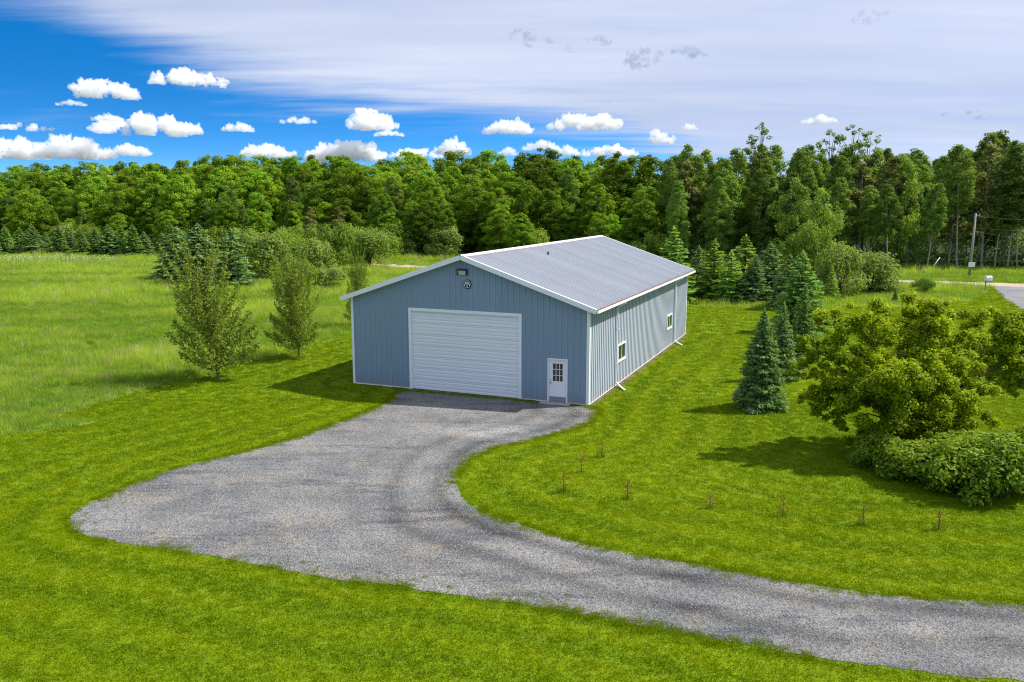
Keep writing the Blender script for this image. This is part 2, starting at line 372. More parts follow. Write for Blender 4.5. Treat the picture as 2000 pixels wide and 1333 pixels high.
def gravel_material():
    m = bpy.data.materials.new('crushed_gravel'); m.use_nodes = True; nt = m.node_tree; N = nt.nodes; L = nt.links
    b = N['Principled BSDF']; b.inputs['Roughness'].default_value = .9; b.inputs['Specular IOR Level'].default_value = .15
    tc = N.new('ShaderNodeTexCoord'); co = tc.outputs['Object']
    def noi(s, d=5, rot=0, sx=1, sy=1, rough=.55):
        mp = N.new('ShaderNodeMapping'); mp.inputs['Scale'].default_value = (sx, sy, 1); mp.inputs['Rotation'].default_value = (0, 0, rot); L.new(co, mp.inputs[0])
        n = N.new('ShaderNodeTexNoise'); n.inputs['Scale'].default_value = s; n.inputs['Detail'].default_value = d; n.inputs['Roughness'].default_value = rough; L.new(mp.outputs[0], n.inputs['Vector']); return n.outputs[0]
    def rng_(v, lo, hi, a, b_):
        n = N.new('ShaderNodeMapRange'); n.inputs[1].default_value = lo; n.inputs[2].default_value = hi; n.inputs[3].default_value = a; n.inputs[4].default_value = b_; L.new(v, n.inputs[0]); return n.outputs[0]
    def mixc(f, a, b_, blend='MIX'):
        n = N.new('ShaderNodeMix'); n.data_type = 'RGBA'; n.blend_type = blend
        for i, v in ((0, f), (6, a), (7, b_)):
            if isinstance(v, (tuple, float, int)): n.inputs[i].default_value = (*v, 1) if isinstance(v, tuple) else v
            else: L.new(v, n.inputs[i])
        return n.outputs[2]
    base = mixc(rng_(noi(.35, 6), .35, .65, 0, 1), (.128, .130, .133), (.212, .208, .202))
    base = mixc(rng_(noi(.55, 9, 0, 1, 1, .7), .50, .70, 0, .7), base, (.27, .228, .178))                # dusty buff patches
    base = mixc(rng_(noi(.7, 8, .25, .35, 1.6, .68), .52, .66, 0, .8), base, (.065, .07, .082))   # damp dark drags
    vo = N.new('ShaderNodeTexVoronoi'); vo.inputs['Scale'].default_value = 24; L.new(co, vo.inputs['Vector'])
    sp = N.new('ShaderNodeSeparateColor'); L.new(vo.outputs['Color'], sp.inputs[0])
    stone = rng_(sp.outputs[0], 0, 1, .6, 1.4)
    base = mixc(1.0, base, stone, 'MULTIPLY')
    ta = N.new('ShaderNodeAttribute'); ta.attribute_name = 'track'
    base = mixc(1.0, base, rng_(ta.outputs['Fac'], -1, 1, 1.5, .45), 'MULTIPLY')
    L.new(base, b.inputs['Base Color'])
    bp = N.new('ShaderNodeBump'); bp.inputs['Strength'].default_value = .8; bp.inputs['Distance'].default_value = .03
    L.new(vo.outputs['Distance'], bp.inputs['Height'])
    b2 = N.new('ShaderNodeBump'); b2.inputs['Strength'].default_value = .5; b2.inputs['Distance'].default_value = .12; L.new(noi(1.2, 6), b2.inputs['Height']); L.new(bp.outputs[0], b2.inputs['Normal'])
    L.new(b2.outputs[0], b.inputs['Normal']); MATS[m.name] = m; return m
GRAVEL = gravel_material()
def gravel_sheet():
    poly = [Vector(p) for p in DRIVE]; nb = len(poly)
    mn, mx = np.array(DRIVE).min(0), np.array(DRIVE).max(0); gx, gy = np.meshgrid(np.arange(mn[0], mx[0], .28), np.arange(mn[1], mx[1], .28), indexing='ij')
    q = np.c_[gx.ravel(), gy.ravel()]; q = q[inside(q, DRIVE)]; q = q[distpoly(q, DRIVE) > .12]
    vs, _, fs, _, _, _ = delaunay_2d_cdt(poly+[Vector(p) for p in q], [(i, (i+1) % nb) for i in range(nb)], [], 1, 1e-5)
    V = np.array([(v.x, v.y, .012) for v in vs]); du = distpoly(V, up+ext[2:3], False); dl = distpoly(V, lo, False)
    x, y = V[:, 0], V[:, 1]; wob = (fbm(x*.3, y*.3, 61)-.5)*.9
    tr = np.zeros(len(V))
    for c_, w_, a_ in ((.75, .30, 1.0), (2.35, .34, .8), (1.5, .22, .35), (3.6, .3, .35)): tr += a_*np.exp(-((du+wob-c_)/w_)**2)
    tr *= .35+1.1*fbm(x*.5, y*.5, 63); tr -= .5*np.exp(-((du+wob-1.55)/.35)**2)*fbm(x*.6, y*.6, 64)
    c_ = G(935, 846); tr -= 1.4*np.exp(-(((x-c_.x)/1.7)**2+((y-c_.y)/.9)**2))
    me = bpy.data.meshes.new('gravel_driveway'); me.from_pydata([tuple(v) for v in V], [], [tuple(f) for f in fs]); me.materials.append(GRAVEL); me.update()
    at_ = me.attributes.new('track', 'FLOAT', 'POINT'); at_.data.foreach_set('value', tr.astype(np.float32))
    bm = bmesh.new(); bm.from_mesh(me)
    if sum(f.normal.z for f in bm.faces) < 0: bmesh.ops.reverse_faces(bm, faces=bm.faces[:])
    bm.to_mesh(me); bm.free(); tag(inst('gravel_driveway', me), kind='structure')
gravel_sheet()
ROADM = ground_material('pale_dirt_road', (.36, .29, .22), (.44, .37, .29), .5, 12, .4)
road = [tuple(rd(s, n)[:2]) for s, n in ((-140, -2.0), (55, -2.0), (63, -1.2), (70, 1.5), (75, 6), (78, 12), (80, 30), (76, 30), (74, 13), (71, 8), (66, 4), (60, 2.4), (54, 2.0), (-140, 2.0))]
sheet('dirt_road', road, .012, ROADM)
ASPHM = ground_material('worn_asphalt_paving', (.17, .17, .185), (.23, .23, .24), .4, 18, .3)
sheet('asphalt_driveway', densify(ASPH, .6, .12, 8), .016, ASPHM)
SOIL = ground_material('sandy_soil', (.17, .13, .075), (.10, .10, .03), 1.2, 14, .6)
sheet('soil_strip', densify([tuple(barn_pt(x, y)[:2]) for x, y in ((.02, .1), (.32, .3), (.38, BL+.2), (.02, BL+.2))], .3, .1, 4), .009, SOIL)

# ------------------------------------------------------------------ the barn
barn = empty('metal_barn', (BX, BY, 0), YAW)
tag(barn, 'large blue-grey ribbed metal barn with pale metal roof on the gravel drive', 'barn')
SL = RISE/(BW/2)                                   # roof slope
PITCHW = .304                                      # rib spacing
def profile(w, ribs=3, rh=.03, bw=.075, tw=.03):
    p = []; sp = w/ribs
    for i in range(ribs):
        c = sp*(i+.5)
        p += [(c-sp/2, 0), (c-bw/2, 0), (c-tw/2, rh), (c+tw/2, rh), (c+bw/2, 0)]
        p += [(c+sp*.30, 0), (c+sp*.32, .004), (c+sp*.36, .004), (c+sp*.38, 0)]
    p.append((w, 0))
    return sorted(p)
def panel(name, x0, w, zlo, ztop, openings=(), ribs=3, rh=.03):
    """ribbed sheet standing on x0..x0+w (local x), outward = -y; returns mesh with x measured from x0"""
    prof = profile(w, ribs, rh)
    xs = [p[0] for p in prof]
    for (a, b, c, d) in openings:
        for e in (a-x0, b-x0):
            if 0 < e < w and min(abs(e-x) for x in xs) > 1e-4:
                y = np.interp(e, xs, [p[1] for p in prof]); prof.append((e, float(y)))
    prof.sort(); V = []; Fc = []
    for (xa, ya), (xb, yb) in zip(prof[:-1], prof[1:]):
        if xb-xa < 1e-6: continue
        mid = x0+(xa+xb)/2; iv = [(zlo, None)]
        for (a, b, c, d) in openings:
            if a-1e-6 < mid < b+1e-6: iv = ([(zlo, c)] if c > zlo+.01 else [])+[(d, None)]
        for lo_, hi_ in iv:
            za, zb = (hi_, hi_) if hi_ is not None else (ztop(x0+xa), ztop(x0+xb))
            k = len(V); V += [(xa, -ya, lo_), (xb, -yb, lo_), (xb, -yb, zb), (xa, -ya, za)]; Fc.append((k, k+1, k+2, k+3))
    me = bpy.data.meshes.new(name); me.from_pydata(V, [], Fc); me.materials.append(SIDING if 'wall' in name else ROOFM); me.update(); return me
ZW = ZT-.10
gable = lambda x: ZW+SL*(BW/2-abs(x+BW/2))-.02
GD = (-9.29, -3.49, 0.0, 4.01); ED = (-1.955, -1.08, 0.0, 2.07)
pw = BW/14
fw = MB(); z_ = .03
fw.add([(-BW, z_, 0), (GD[0], z_, 0), (GD[0], z_, GD[3]), (GD[1], z_, GD[3]), (GD[1], z_, 0), (ED[0], z_, 0), (ED[0], z_, ED[3]), (ED[1], z_, ED[3]), (ED[1], z_, 0), (0, z_, 0), (0, z_, ZW-.05), (-BW/2, z_, ZW+RISE-.1), (-BW, z_, ZW-.05)],
       [(0, 1, 2, 12), (2, 3, 10, 11), (2, 11, 12), (3, 4, 5, 6), (3, 6, 7), (3, 7, 10), (7, 8, 9, 10)])
front = fw.build('front_wall', LINER, barn)
for i in range(14):
    x0 = -BW+i*pw
    inst('wall_panel', panel('wall_panel', x0, pw, .06, gable, (GD, ED)), front, Matrix.Translation((x0, 0, 0)))
bk = MB(); bk.add([(-BW, BL-.03, 0), (0, BL-.03, 0), (0, BL-.03, ZW), (-BW/2, BL-.03, ZW+RISE-.1), (-BW, BL-.03, ZW)], [(0, 1, 2, 3, 4)])
back = bk.build('back_wall', LINER, barn)
for i in range(14):
    x0 = -BW+i*pw
    inst('wall_panel', panel('wall_panel', x0, pw, .06, gable), back, Matrix.Translation((-BW-x0, BL, 0)) @ Matrix.Rotation(math.pi, 4, 'Z'))
pl_ = BL/25
# side windows: (start along wall, end, sill, head), right-hand wall; measured as distance from the front corner
WINS = [(4.92, 6.40, 1.19, 2.09), (16.58, 18.06, 1.22, 2.12)]
for side in (1, -1):
    sw = MB(); xx = -.03 if side > 0 else -BW+.03
    cuts = [0]+[c for w in WINS for c in w[:2]]+[BL] if side > 0 else [0, BL]
    for a, b in zip(cuts[:-1], cuts[1:]):
        hit = [w for w in WINS if side > 0 and abs(w[0]-a) < 1e-6]
        for lo_, hi_ in ([(0, hit[0][2]), (hit[0][3], ZW)] if hit else [(0, ZW)]):
            sw.add([(xx, a, lo_), (xx, b, lo_), (xx, b, hi_), (xx, a, hi_)], [(0, 1, 2, 3)])
    wall = sw.build('side_wall', LINER, barn)
    plain = panel('wall_panel', 0, pl_, .06, lambda x: ZW-.02)
    for i in range(25):
        y0 = i*pl_
        ops = [w for w in WINS if side > 0 and w[0] < y0+pl_ and w[1] > y0]
        me = panel('wall_panel', y0, pl_, .06, lambda x: ZW-.02, ops) if ops else plain
        if side > 0: M = Matrix.Translation((0, y0, 0)) @ Matrix.Rotation(math.pi/2, 4, 'Z')
        else: M = Matrix.Translation((-BW, y0+pl_, 0)) @ Matrix.Rotation(-math.pi/2, 4, 'Z')
        inst('wall_panel', me, wall, M)
# roof: deck + panels, each slope
run = BW/2+OX; slen = math.hypot(run, run*SL); rw = (BL+2*OY)/26
for side in (1, -1):
    dk = MB(); ze = ZT-SL*OX
    xe = OX if side > 0 else -BW-OX
    dk.add([(xe, -OY+.02, ze-.07), (xe, BL+OY-.02, ze-.07), (-BW/2, BL+OY-.02, ZT+RISE-.07), (-BW/2, -OY+.02, ZT+RISE-.07)], [(0, 1, 2, 3)])
    deck = dk.build('roof_slope', LINER, barn)
    rp = panel('roof_panel', 0, rw, 0.0, lambda x: slen-.03, (), 3, .055)
    for i in range(26):
        if side > 0:
            ex = Vector((0, 1, 0)); ez = Vector((-run, 0, run*SL)).normalized(); o = Vector((OX, -OY+i*rw, ze))
        else:
            ex = Vector((0, -1, 0)); ez = Vector((run, 0, run*SL)).normalized(); o = Vector((-BW-OX, -OY+(i+1)*rw, ze))
        ey = ez.cross(ex)
        M = Matrix((ex, ey, ez)).transposed().to_4x4(); M.translation = o
        inst('roof_panel', rp, deck, M)
    # ridge half cap
RC = mat('ridge_trim_pale', (.70, .68, .66), .45, .4)
rc = MB()
for s in (1, -1):
    a = Vector((-BW/2, 0, ZT+RISE+.055)); b = a+Vector((s*.24, 0, -SL*.24))
    rc.add([(a.x, -OY-.03, a.z), (a.x, BL+OY+.03, a.z), (b.x, BL+OY+.03, b.z), (b.x, -OY-.03, b.z)], [(0, 1, 2, 3) if s < 0 else (3, 2, 1, 0)])
rc.build('ridge_cap', RC, barn)
rs = MB()
for s in (1, -1):
    for k in (.245,):
        b = Vector((-BW/2+s*k, 0, ZT+RISE+.05-SL*k)); rs.bar((b.x, -OY, b.z-.012), (b.x, BL+OY, b.z-.012), .02, .02)
rs.build('ridge_closure', mat('closure_foam', (.42, .27, .17), .8), barn)
# rake fascias front and back, both slopes
for yy, nm in ((-OY-.02, 1), (BL+OY+.02, -1)):
    for s in (1, -1):
        a = Vector((-BW/2, yy, ZT+RISE-.075)); b = Vector((-BW/2+s*(run+.02), yy, ZT-SL*OX-.09))
        f = MB(); f.bar(a, b, .035, .21)
        fo = f.build('rake_fascia', WHITE, barn)
        tr = MB(); tr.bar(a+Vector((0, .05*nm, .115)), b+Vector((0, .05*nm, .115)), .13, .018); tr.build('rake_trim', WHITE, barn)
# soffits under the overhang (front, and both eaves)
so = MB()
for s in (1, -1):
    xe = OX if s > 0 else -BW-OX; xw = 0 if s > 0 else -BW
    so.add([(xw, -OY, ZW-.02), (xe, -OY, ZT-SL*OX-.16), (xe, BL+OY, ZT-SL*OX-.16), (xw, BL+OY, ZW-.02)], [(0, 1, 2, 3)])
    a = (-BW/2, ZT+RISE-.15); b = (xe, ZT-SL*OX-.17)
    so.add([(a[0], -OY, a[1]), (b[0], -OY, b[1]), (b[0], 0, b[1]), (a[0], 0, a[1])], [(0, 1, 2, 3)])
so.build('soffit', WHITE, barn)
# gutters with leaf litter, right and left
for s in (1, -1):
    xe = OX+.065 if s > 0 else -BW-OX-.065; zg = ZT-SL*OX-.09
    gt = MB(); gt.bar((xe+s*.05, -OY, zg), (xe+s*.05, BL+OY, zg), .012, .13); gt.bar((xe, -OY, zg-.06), (xe, BL+OY, zg-.06), .11, .012)
    gt.bar((xe-s*.05, -OY, zg), (xe-s*.05, BL+OY, zg), .012, .11)
    gt.box(xe-.055, xe+.055, -OY-.012, -OY, zg-.065, zg+.06); gt.box(xe-.055, xe+.055, BL+OY, BL+OY+.012, zg-.065, zg+.06)
    go = gt.build('gutter', WHITE, barn)
    li = MB(); li.bar((xe-s*.01, -OY+.02, zg+.062), (xe-s*.01, BL+OY-.02, zg+.062), .10, .05); li.build('leaf_litter', RUST, go)
# trims: corners, base
for x, y, sx, sy in ((0, 0, 1, -1), (-BW, 0, -1, -1), (0, BL, 1, 1), (-BW, BL, -1, 1)):
    t = MB(); t.box(min(x-sx*.11, x+sx*.032), max(x-sx*.11, x+sx*.032), min(y+sy*.028, y+sy*.034), max(y+sy*.028, y+sy*.034), .05, ZW-.03)
    t.box(min(x+sx*.028, x+sx*.034), max(x+sx*.028, x+sx*.034), min(y-sy*.11, y+sy*.026), max(y-sy*.11, y+sy*.026), .05, ZW-.03)
    t.build('corner_trim', WHITE, barn)
for a, b in ((-BW, GD[0]-.15), (GD[1]+.15, ED[0]-.07), (ED[1]+.07, 0)):
    t = MB(); t.box(a, b, -.04, .0, .02, .065); t.build('base_trim', WHITE, barn)
t = MB(); t.box(0, .034, .0, BL, .03, .050); t.build('base_trim', WHITE, barn)
t = MB(); t.box(-BW-.04, -BW, .0, BL, .02, .065); t.build('base_trim', WHITE, barn)
# overhead door: frame and seven ribbed sections
jm = MB()
jm.box(GD[0]-.15, GD[0], -.045, .09, 0, GD[3]+.15); jm.box(GD[1], GD[1]+.15, -.045, .09, 0, GD[3]+.15); jm.box(GD[0], GD[1], -.045, .09, GD[3], GD[3]+.15)
jm.build('garage_door_frame', WHITE, barn, .006)
gs = MB(); gs.box(GD[0]-.02, GD[1]+.02, .085, .105, GD[3]-.06, GD[3]+.02); gdoor = gs.build('garage_door', mat('door_seal_black', (.02, .02, .02), .8), barn)
DOORP = mat('garage_door_paint', (.74, .77, .80), .4, .4, noise=(.8, .05))
nsec = 7; hs_ = (GD[3]-.03)/nsec
sec = MB(); prof = [(.0, .012), (.008, 0), (.10, 0), (.125, .014), (.145, .014), (.17, 0), (.285, 0), (.30, .02), (.32, .02), (.335, 0), (.43, 0), (.455, .014), (.475, .014), (.50, 0), (.56, 0), (hs_-.004, .012)]
for (za, ya), (zb, yb) in zip(prof[:-1], prof[1:]):
    sec.add([(GD[0], .055+ya, za), (GD[1], .055+ya, za), (GD[1], .055+yb, zb), (GD[0], .055+yb, zb)], [(0, 1, 2, 3)])
sec.add([(GD[0], .055, 0), (GD[1], .055, 0), (GD[1], .09, 0), (GD[0], .09, 0)], [(3, 2, 1, 0)])
sec_me = sec.mesh('door_section', DOORP)
for i in range(nsec): inst('door_section', sec_me, gdoor, Matrix.Translation((0, 0, .03+i*hs_)))
bs = MB(); bs.box(GD[0], GD[1], .055, .085, .0, .03); bs.build('bottom_seal', MATS['door_seal_black'], gdoor)
# entry door
fr = MB(); fr.box(ED[0]-.06, ED[0], -.05, .09, 0, ED[3]+.06); fr.box(ED[1], ED[1]+.06, -.05, .09, 0, ED[3]+.06); fr.box(ED[0], ED[1], -.05, .09, ED[3], ED[3]+.06)
fr.build('entry_door_frame', WHITE, barn, .006)
DX0, DX1 = ED[0]+.008, ED[1]-.008; DW = DX1-DX0
gx0_, gx1_ = DX0+DW*.20, DX0+DW*.80; gz0, gz1 = 1.03, 1.90
dr = MB(); yd0, yd1 = .02, .06
dr.box(DX0, gx0_, yd0, yd1, .02, ED[3]-.006); dr.box(gx1_, DX1, yd0, yd1, .02, ED[3]-.006); dr.box(gx0_, gx1_, yd0, yd1, .02, gz0); dr.box(gx0_, gx1_, yd0, yd1, gz1, ED[3]-.006)
door = dr.build('entry_door', mat('entry_door_paint', (.76, .78, .82), .4, .4, noise=(2, .04)), barn)
cw, ch = (gx1_-gx0_)/3, (gz1-gz0)/3
pane = MB(); pane.box(0, cw-.022, .035, .043, 0, ch-.022); pane_me = pane.mesh('pane', GLASS)
for i in range(3):
    for j in range(3): inst('pane', pane_me, door, Matrix.Translation((gx0_+i*cw+.011, 0, gz0+j*ch+.011)))
mu_ = MB()
for i in range(4): mu_.box(gx0_+i*cw-.011, gx0_+i*cw+.011, .012, .04, gz0, gz1)
for j in range(4): mu_.box(gx0_, gx1_, .014, .038, gz0+j*ch-.011, gz0+j*ch+.011)
mu_.build('muntin_grid', WHITE, door)
kp = MB(); kp.box(DX0+.02, DX1-.02, .012, .0195, .03, .30); kp.build('kick_plate', STEEL, door)
hd = MB(); hd.tube([(DX0+.06, .02, .95), (DX0+.06, -.035, .95)], [.022, .02], 10); hd.tube([(DX0+.06, -.035, .95), (DX0+.17, -.04, .95)], [.012, .010], 8); 
db = MB(); db.tube([(DX0+.06, .02, 1.08), (DX0+.06, -.005, 1.08)], [.025, .025], 10); db.build('deadbolt', DARK, door)
hd.build('door_handle', DARK, door)
# side windows
for (a, b, c, d) in WINS:
    w = MB(); fr_ = .075
    w.box(-.03, .05, a, a+fr_, c, d); w.box(-.03, .05, b-fr_, b, c, d); w.box(-.03, .05, a+fr_, b-fr_, c, c+fr_); w.box(-.03, .05, a+fr_, b-fr_, d-fr_, d)
    wo = w.build('side_window', WHITE, barn)
    s_ = MB(); s_.box(-.02, .07, a-.02, b+.02, c-.03, c-.002); s_.build('window_sill', WHITE, wo)
    mid = (a+b)/2
    ml = MB(); ml.box(-.02, .035, mid-.02, mid+.02, c+fr_, d-fr_); ml.build('mullion', WHITE, wo)
    for y0, y1 in ((a+fr_, mid-.02), (mid+.02, b-fr_)):
        p_ = MB(); p_.box(.004, .010, y0, y1, c+fr_, d-fr_); p_.build('pane', GLASS, wo)
# downspouts with ground extensions
for yy in (4.48, 18.75):
    ds = MB(); zg = ZT-SL*OX-.17; x1 = OX+.065
    ds.bar((x1, yy, zg+.02), (x1, yy, zg-.08), .07, .09, (0, 1, 0)); ds.bar((x1, yy, zg-.05), (.085, yy, zg-.32), .07, .09, (0, 1, 0))
    ds.bar((.085, yy, zg-.30), (.085, yy, .20), .07, .09, (0, 1, 0))
    do = ds.build('downspout', WHITE, barn)
    ex_ = MB(); ex_.bar((.085, yy, .22), (.22, yy-.02, .10), .07, .09, (0, 1, 0)); ex_.bar((.20, yy-.02, .11), (.80, yy-.90, .05), .07, .09, (0, 1, 0)); ex_.build('ground_extension', WHITE, do)
    for zz in (1.2, 3.0): br = MB(); br.box(.03, .14, yy-.06, yy+.06, zz, zz+.03); br.build('strap', WHITE, do)
# flood light under the gable peak
lx = -BW/2-.02; lz = ZW+RISE-.62
lb = MB(); lb.box(lx-.26, lx+.26, -.20, -.034, lz, lz+.09); lb.box(lx-.26, lx-.22, -.18, -.022, lz-.22, lz); lb.box(lx+.22, lx+.26, -.18, -.022, lz-.22, lz); lb.box(lx-.22, lx+.22, -.05, -.022, lz-.22, lz)
lo_ = lb.build('flood_light', DARK, barn, .006)
ln = MB(); ln.add([(lx-.215, -.17, lz-.002), (lx+.215, -.17, lz-.002), (lx+.215, -.06, lz-.21), (lx-.215, -.06, lz-.21)], [(0, 3, 2, 1)])
ln.build('lens', mat('frosted_lens', (.55, .58, .52), .25, .5), lo_)
# emblem: hexagon plate, pale outline and pale letter strokes
ecx, ecz, er = -BW/2+.22, ZW+RISE-1.27, .245
hexp = [(math.cos(math.pi/3*k)*er, math.sin(math.pi/3*k)*er) for k in range(6)]
hp = MB(); hp.add([(ecx+x, -.050, ecz+z) for x, z in hexp]+[(ecx+x, -.012, ecz+z) for x, z in hexp], [(0, 1, 2, 3, 4, 5)[::-1]]+[(i, (i+1) % 6, 6+(i+1) % 6, 6+i) for i in range(6)])
em = hp.build('emblem', mat('emblem_teal', (.004, .016, .022), .7, .1), barn)
PALE = mat('emblem_pale', (.62, .74, .78), .5)
ol = MB(); r1, r2 = er*.84, er*.76
a1 = [(math.cos(math.pi/3*k), math.sin(math.pi/3*k)) for k in range(6)]
for k in range(6):
    (c1, s1), (c2, s2) = a1[k], a1[(k+1) % 6]
    ol.add([(ecx+c1*r2, -.056, ecz+s1*r2), (ecx+c2*r2, -.056, ecz+s2*r2), (ecx+c2*r1, -.056, ecz+s2*r1), (ecx+c1*r1, -.056, ecz+s1*r1)], [(0, 1, 2, 3)])
ol.build('emblem_outline', PALE, em)
ms_ = MB()
def stroke(p, q, w=.045):
    ms_.bar((ecx+p[0]*er, -.056, ecz+p[1]*er), (ecx+q[0]*er, -.056, ecz+q[1]*er), .006, w, (0, 0, 1) if abs(p[0]-q[0]) > .01 else (1, 0, 0))
stroke((-.60, -.38), (-.22, .50)); stroke((-.24, .52), (0.0, -.05)); stroke((0.0, -.05), (.24, .52)); stroke((.22, .50), (.60, -.38)); stroke((0, .0), (0, -.70), .04)
ms_.build('emblem_letter', PALE, em)
# small vent pipe on the near roof slope
vx, vy = -BW/2+1.35, 8.2; vz = ZT+RISE-SL*1.35
vp = MB(); vp.tube([(vx, vy, vz-.02), (vx, vy, vz+.16)], [.05, .05], 8); vp.tube([(vx, vy, vz+.15), (vx, vy, vz+.19)], [.075, .06], 8); vp.build('roof_vent', DARK, barn)
# concrete slab outside the entry door
dsb = MB(); p0 = barn_pt(-2.28, -.52); dsb.box(0, 1.5, 0, .48, .012, .06); ob = dsb.build('doorstep', CONC, None, .01); ob.location = p0; ob.rotation_euler = (0, 0, YAW)
tag(ob, 'low grey concrete doorstep below the white entry door', 'doorstep')
#@@PART3
# ------------------------------------------------------------------ foliage builders
def unit(v): return v/np.maximum(np.linalg.norm(v, axis=-1, keepdims=True), 1e-9)
def leaf_quads(c, n, size, aspect=.6, r=rng, along=None):
    """diamond leaves at centres c with normals n; along = preferred long axis"""
    t = r.normal(size=c.shape) if along is None else along
    t = unit(t-n*np.sum(t*n, -1, keepdims=True)); b = np.cross(n, t)
    s = np.asarray(size)[:, None]*.5
    V = np.stack([c+t*s, c+b*s*aspect, c-t*s, c-b*s*aspect], 1).reshape(-1, 3)
    return V, np.arange(len(V)).reshape(-1, 4)
def clump_leaves(centers, radii, n_per, size, r, flat=.8, up=.8, shell=.55, aspect=.65, hang=0.0):
    C = []; Nn = []; S = []; T = []
    for c, R in zip(centers, radii):
        k = max(6, int(n_per*(R/np.mean(radii))**2))
        d = unit(r.normal(size=(k, 3))); rad = R*(shell+(1-shell)*r.random(k))*(.85+.3*r.random(k))
        p = d*rad[:, None]; p[:, 2] *= flat
        if hang: p[:, 2] -= hang*R*r.random(k)*(np.hypot(p[:, 0], p[:, 1])/R)
        nn = unit(d+np.array([0, 0, up])+r.normal(size=(k, 3))*.55)
        C.append(c+p); Nn.append(nn); S.append(size*(.65+.7*r.random(k)))
        T.append(np.clip(.5*r.random(k)+.35*r.random()+.15*(d[:, 2]*.5+.5), 0, 1))
    return np.concatenate(C), np.concatenate(Nn), np.concatenate(S), np.concatenate(T), aspect
def make_tree(name, H, zb, R, nclump, nleaf, leaf, leafm, barkm, seed, shape='oval', trunk_r=None, stems=1, limbs=8, hang=0.0, sparse=0.0, clump=(.20, .34)):
    """returns (trunk mesh, crown mesh) for a broadleaf tree standing at the origin"""
    r = np.random.default_rng(seed); trunk_r = trunk_r or H*.011
    cen = []; rad = []; ch = H-zb
    for i in range(nclump):
        t = (i+.5)/nclump if shape != 'dome' else r.random()**.8
        if shape == 'oval': pr = math.sin(math.pi*min(1, (t*.86+.10)))**.7
        elif shape == 'tall': pr = (math.sin(math.pi*min(1, t*.80+.16)))**.8*(1-.25*t)
        else: pr = math.sqrt(max(0, 1-t*t))
        a = r.random()*2*math.pi; q = (.35+.65*math.sqrt(r.random()))*pr*R*.82
        cr = R*(clump[0]+(clump[1]-clump[0])*r.random())*(.65+.5*pr)
        cen.append((math.cos(a)*q, math.sin(a)*q, zb+ch*(t*.93+.02))); rad.append(cr)
    cen = np.array(cen); rad = np.array(rad)
    c, n, s, T, asp = clump_leaves(cen, rad, nleaf/nclump, leaf, r, hang=hang)
    if sparse: k = r.random(len(c)) > sparse; c, n, s, T = c[k], n[k], s[k], T[k]
    V, Fq = leaf_quads(c, n, s, asp, r)
    crown = mesh_np(name+'_crown', V, Fq, leafm, T)
    mb = MB()
    for k in range(stems):
        off = r.normal(size=2)*(.0 if stems == 1 else R*.12); lean = r.normal(size=2)*H*(.012 if stems == 1 else .05)
        pts = [(off[0]*.3, off[1]*.3, -.1)]+[(off[0]*(.3+.7*f)+lean[0]*f*f+r.normal()*.02*H*.2, off[1]*(.3+.7*f)+lean[1]*f*f+r.normal()*.02*H*.2, H*f*.93) for f in (.12, .3, .5, .7, .88, 1)]
        mb.tube(pts, [trunk_r*1.25, trunk_r, trunk_r*.88, trunk_r*.7, trunk_r*.5, trunk_r*.3, trunk_r*.08], 7)
    for i in r.permutation(len(cen))[:limbs]:
        e = cen[i]; z0 = max(zb*.6, e[2]-.22*H*(.5+r.random())); f = min(.9, z0/(H*.93))
        m_ = (e[0]*.45, e[1]*.45, z0+(e[2]-z0)*.42)
        mb.tube([(0, 0, z0), m_, tuple(e)], [trunk_r*.42*(1-f*.6), trunk_r*.26, trunk_r*.06], 5)
    return mb.mesh(name+'_trunk', barkm), crown
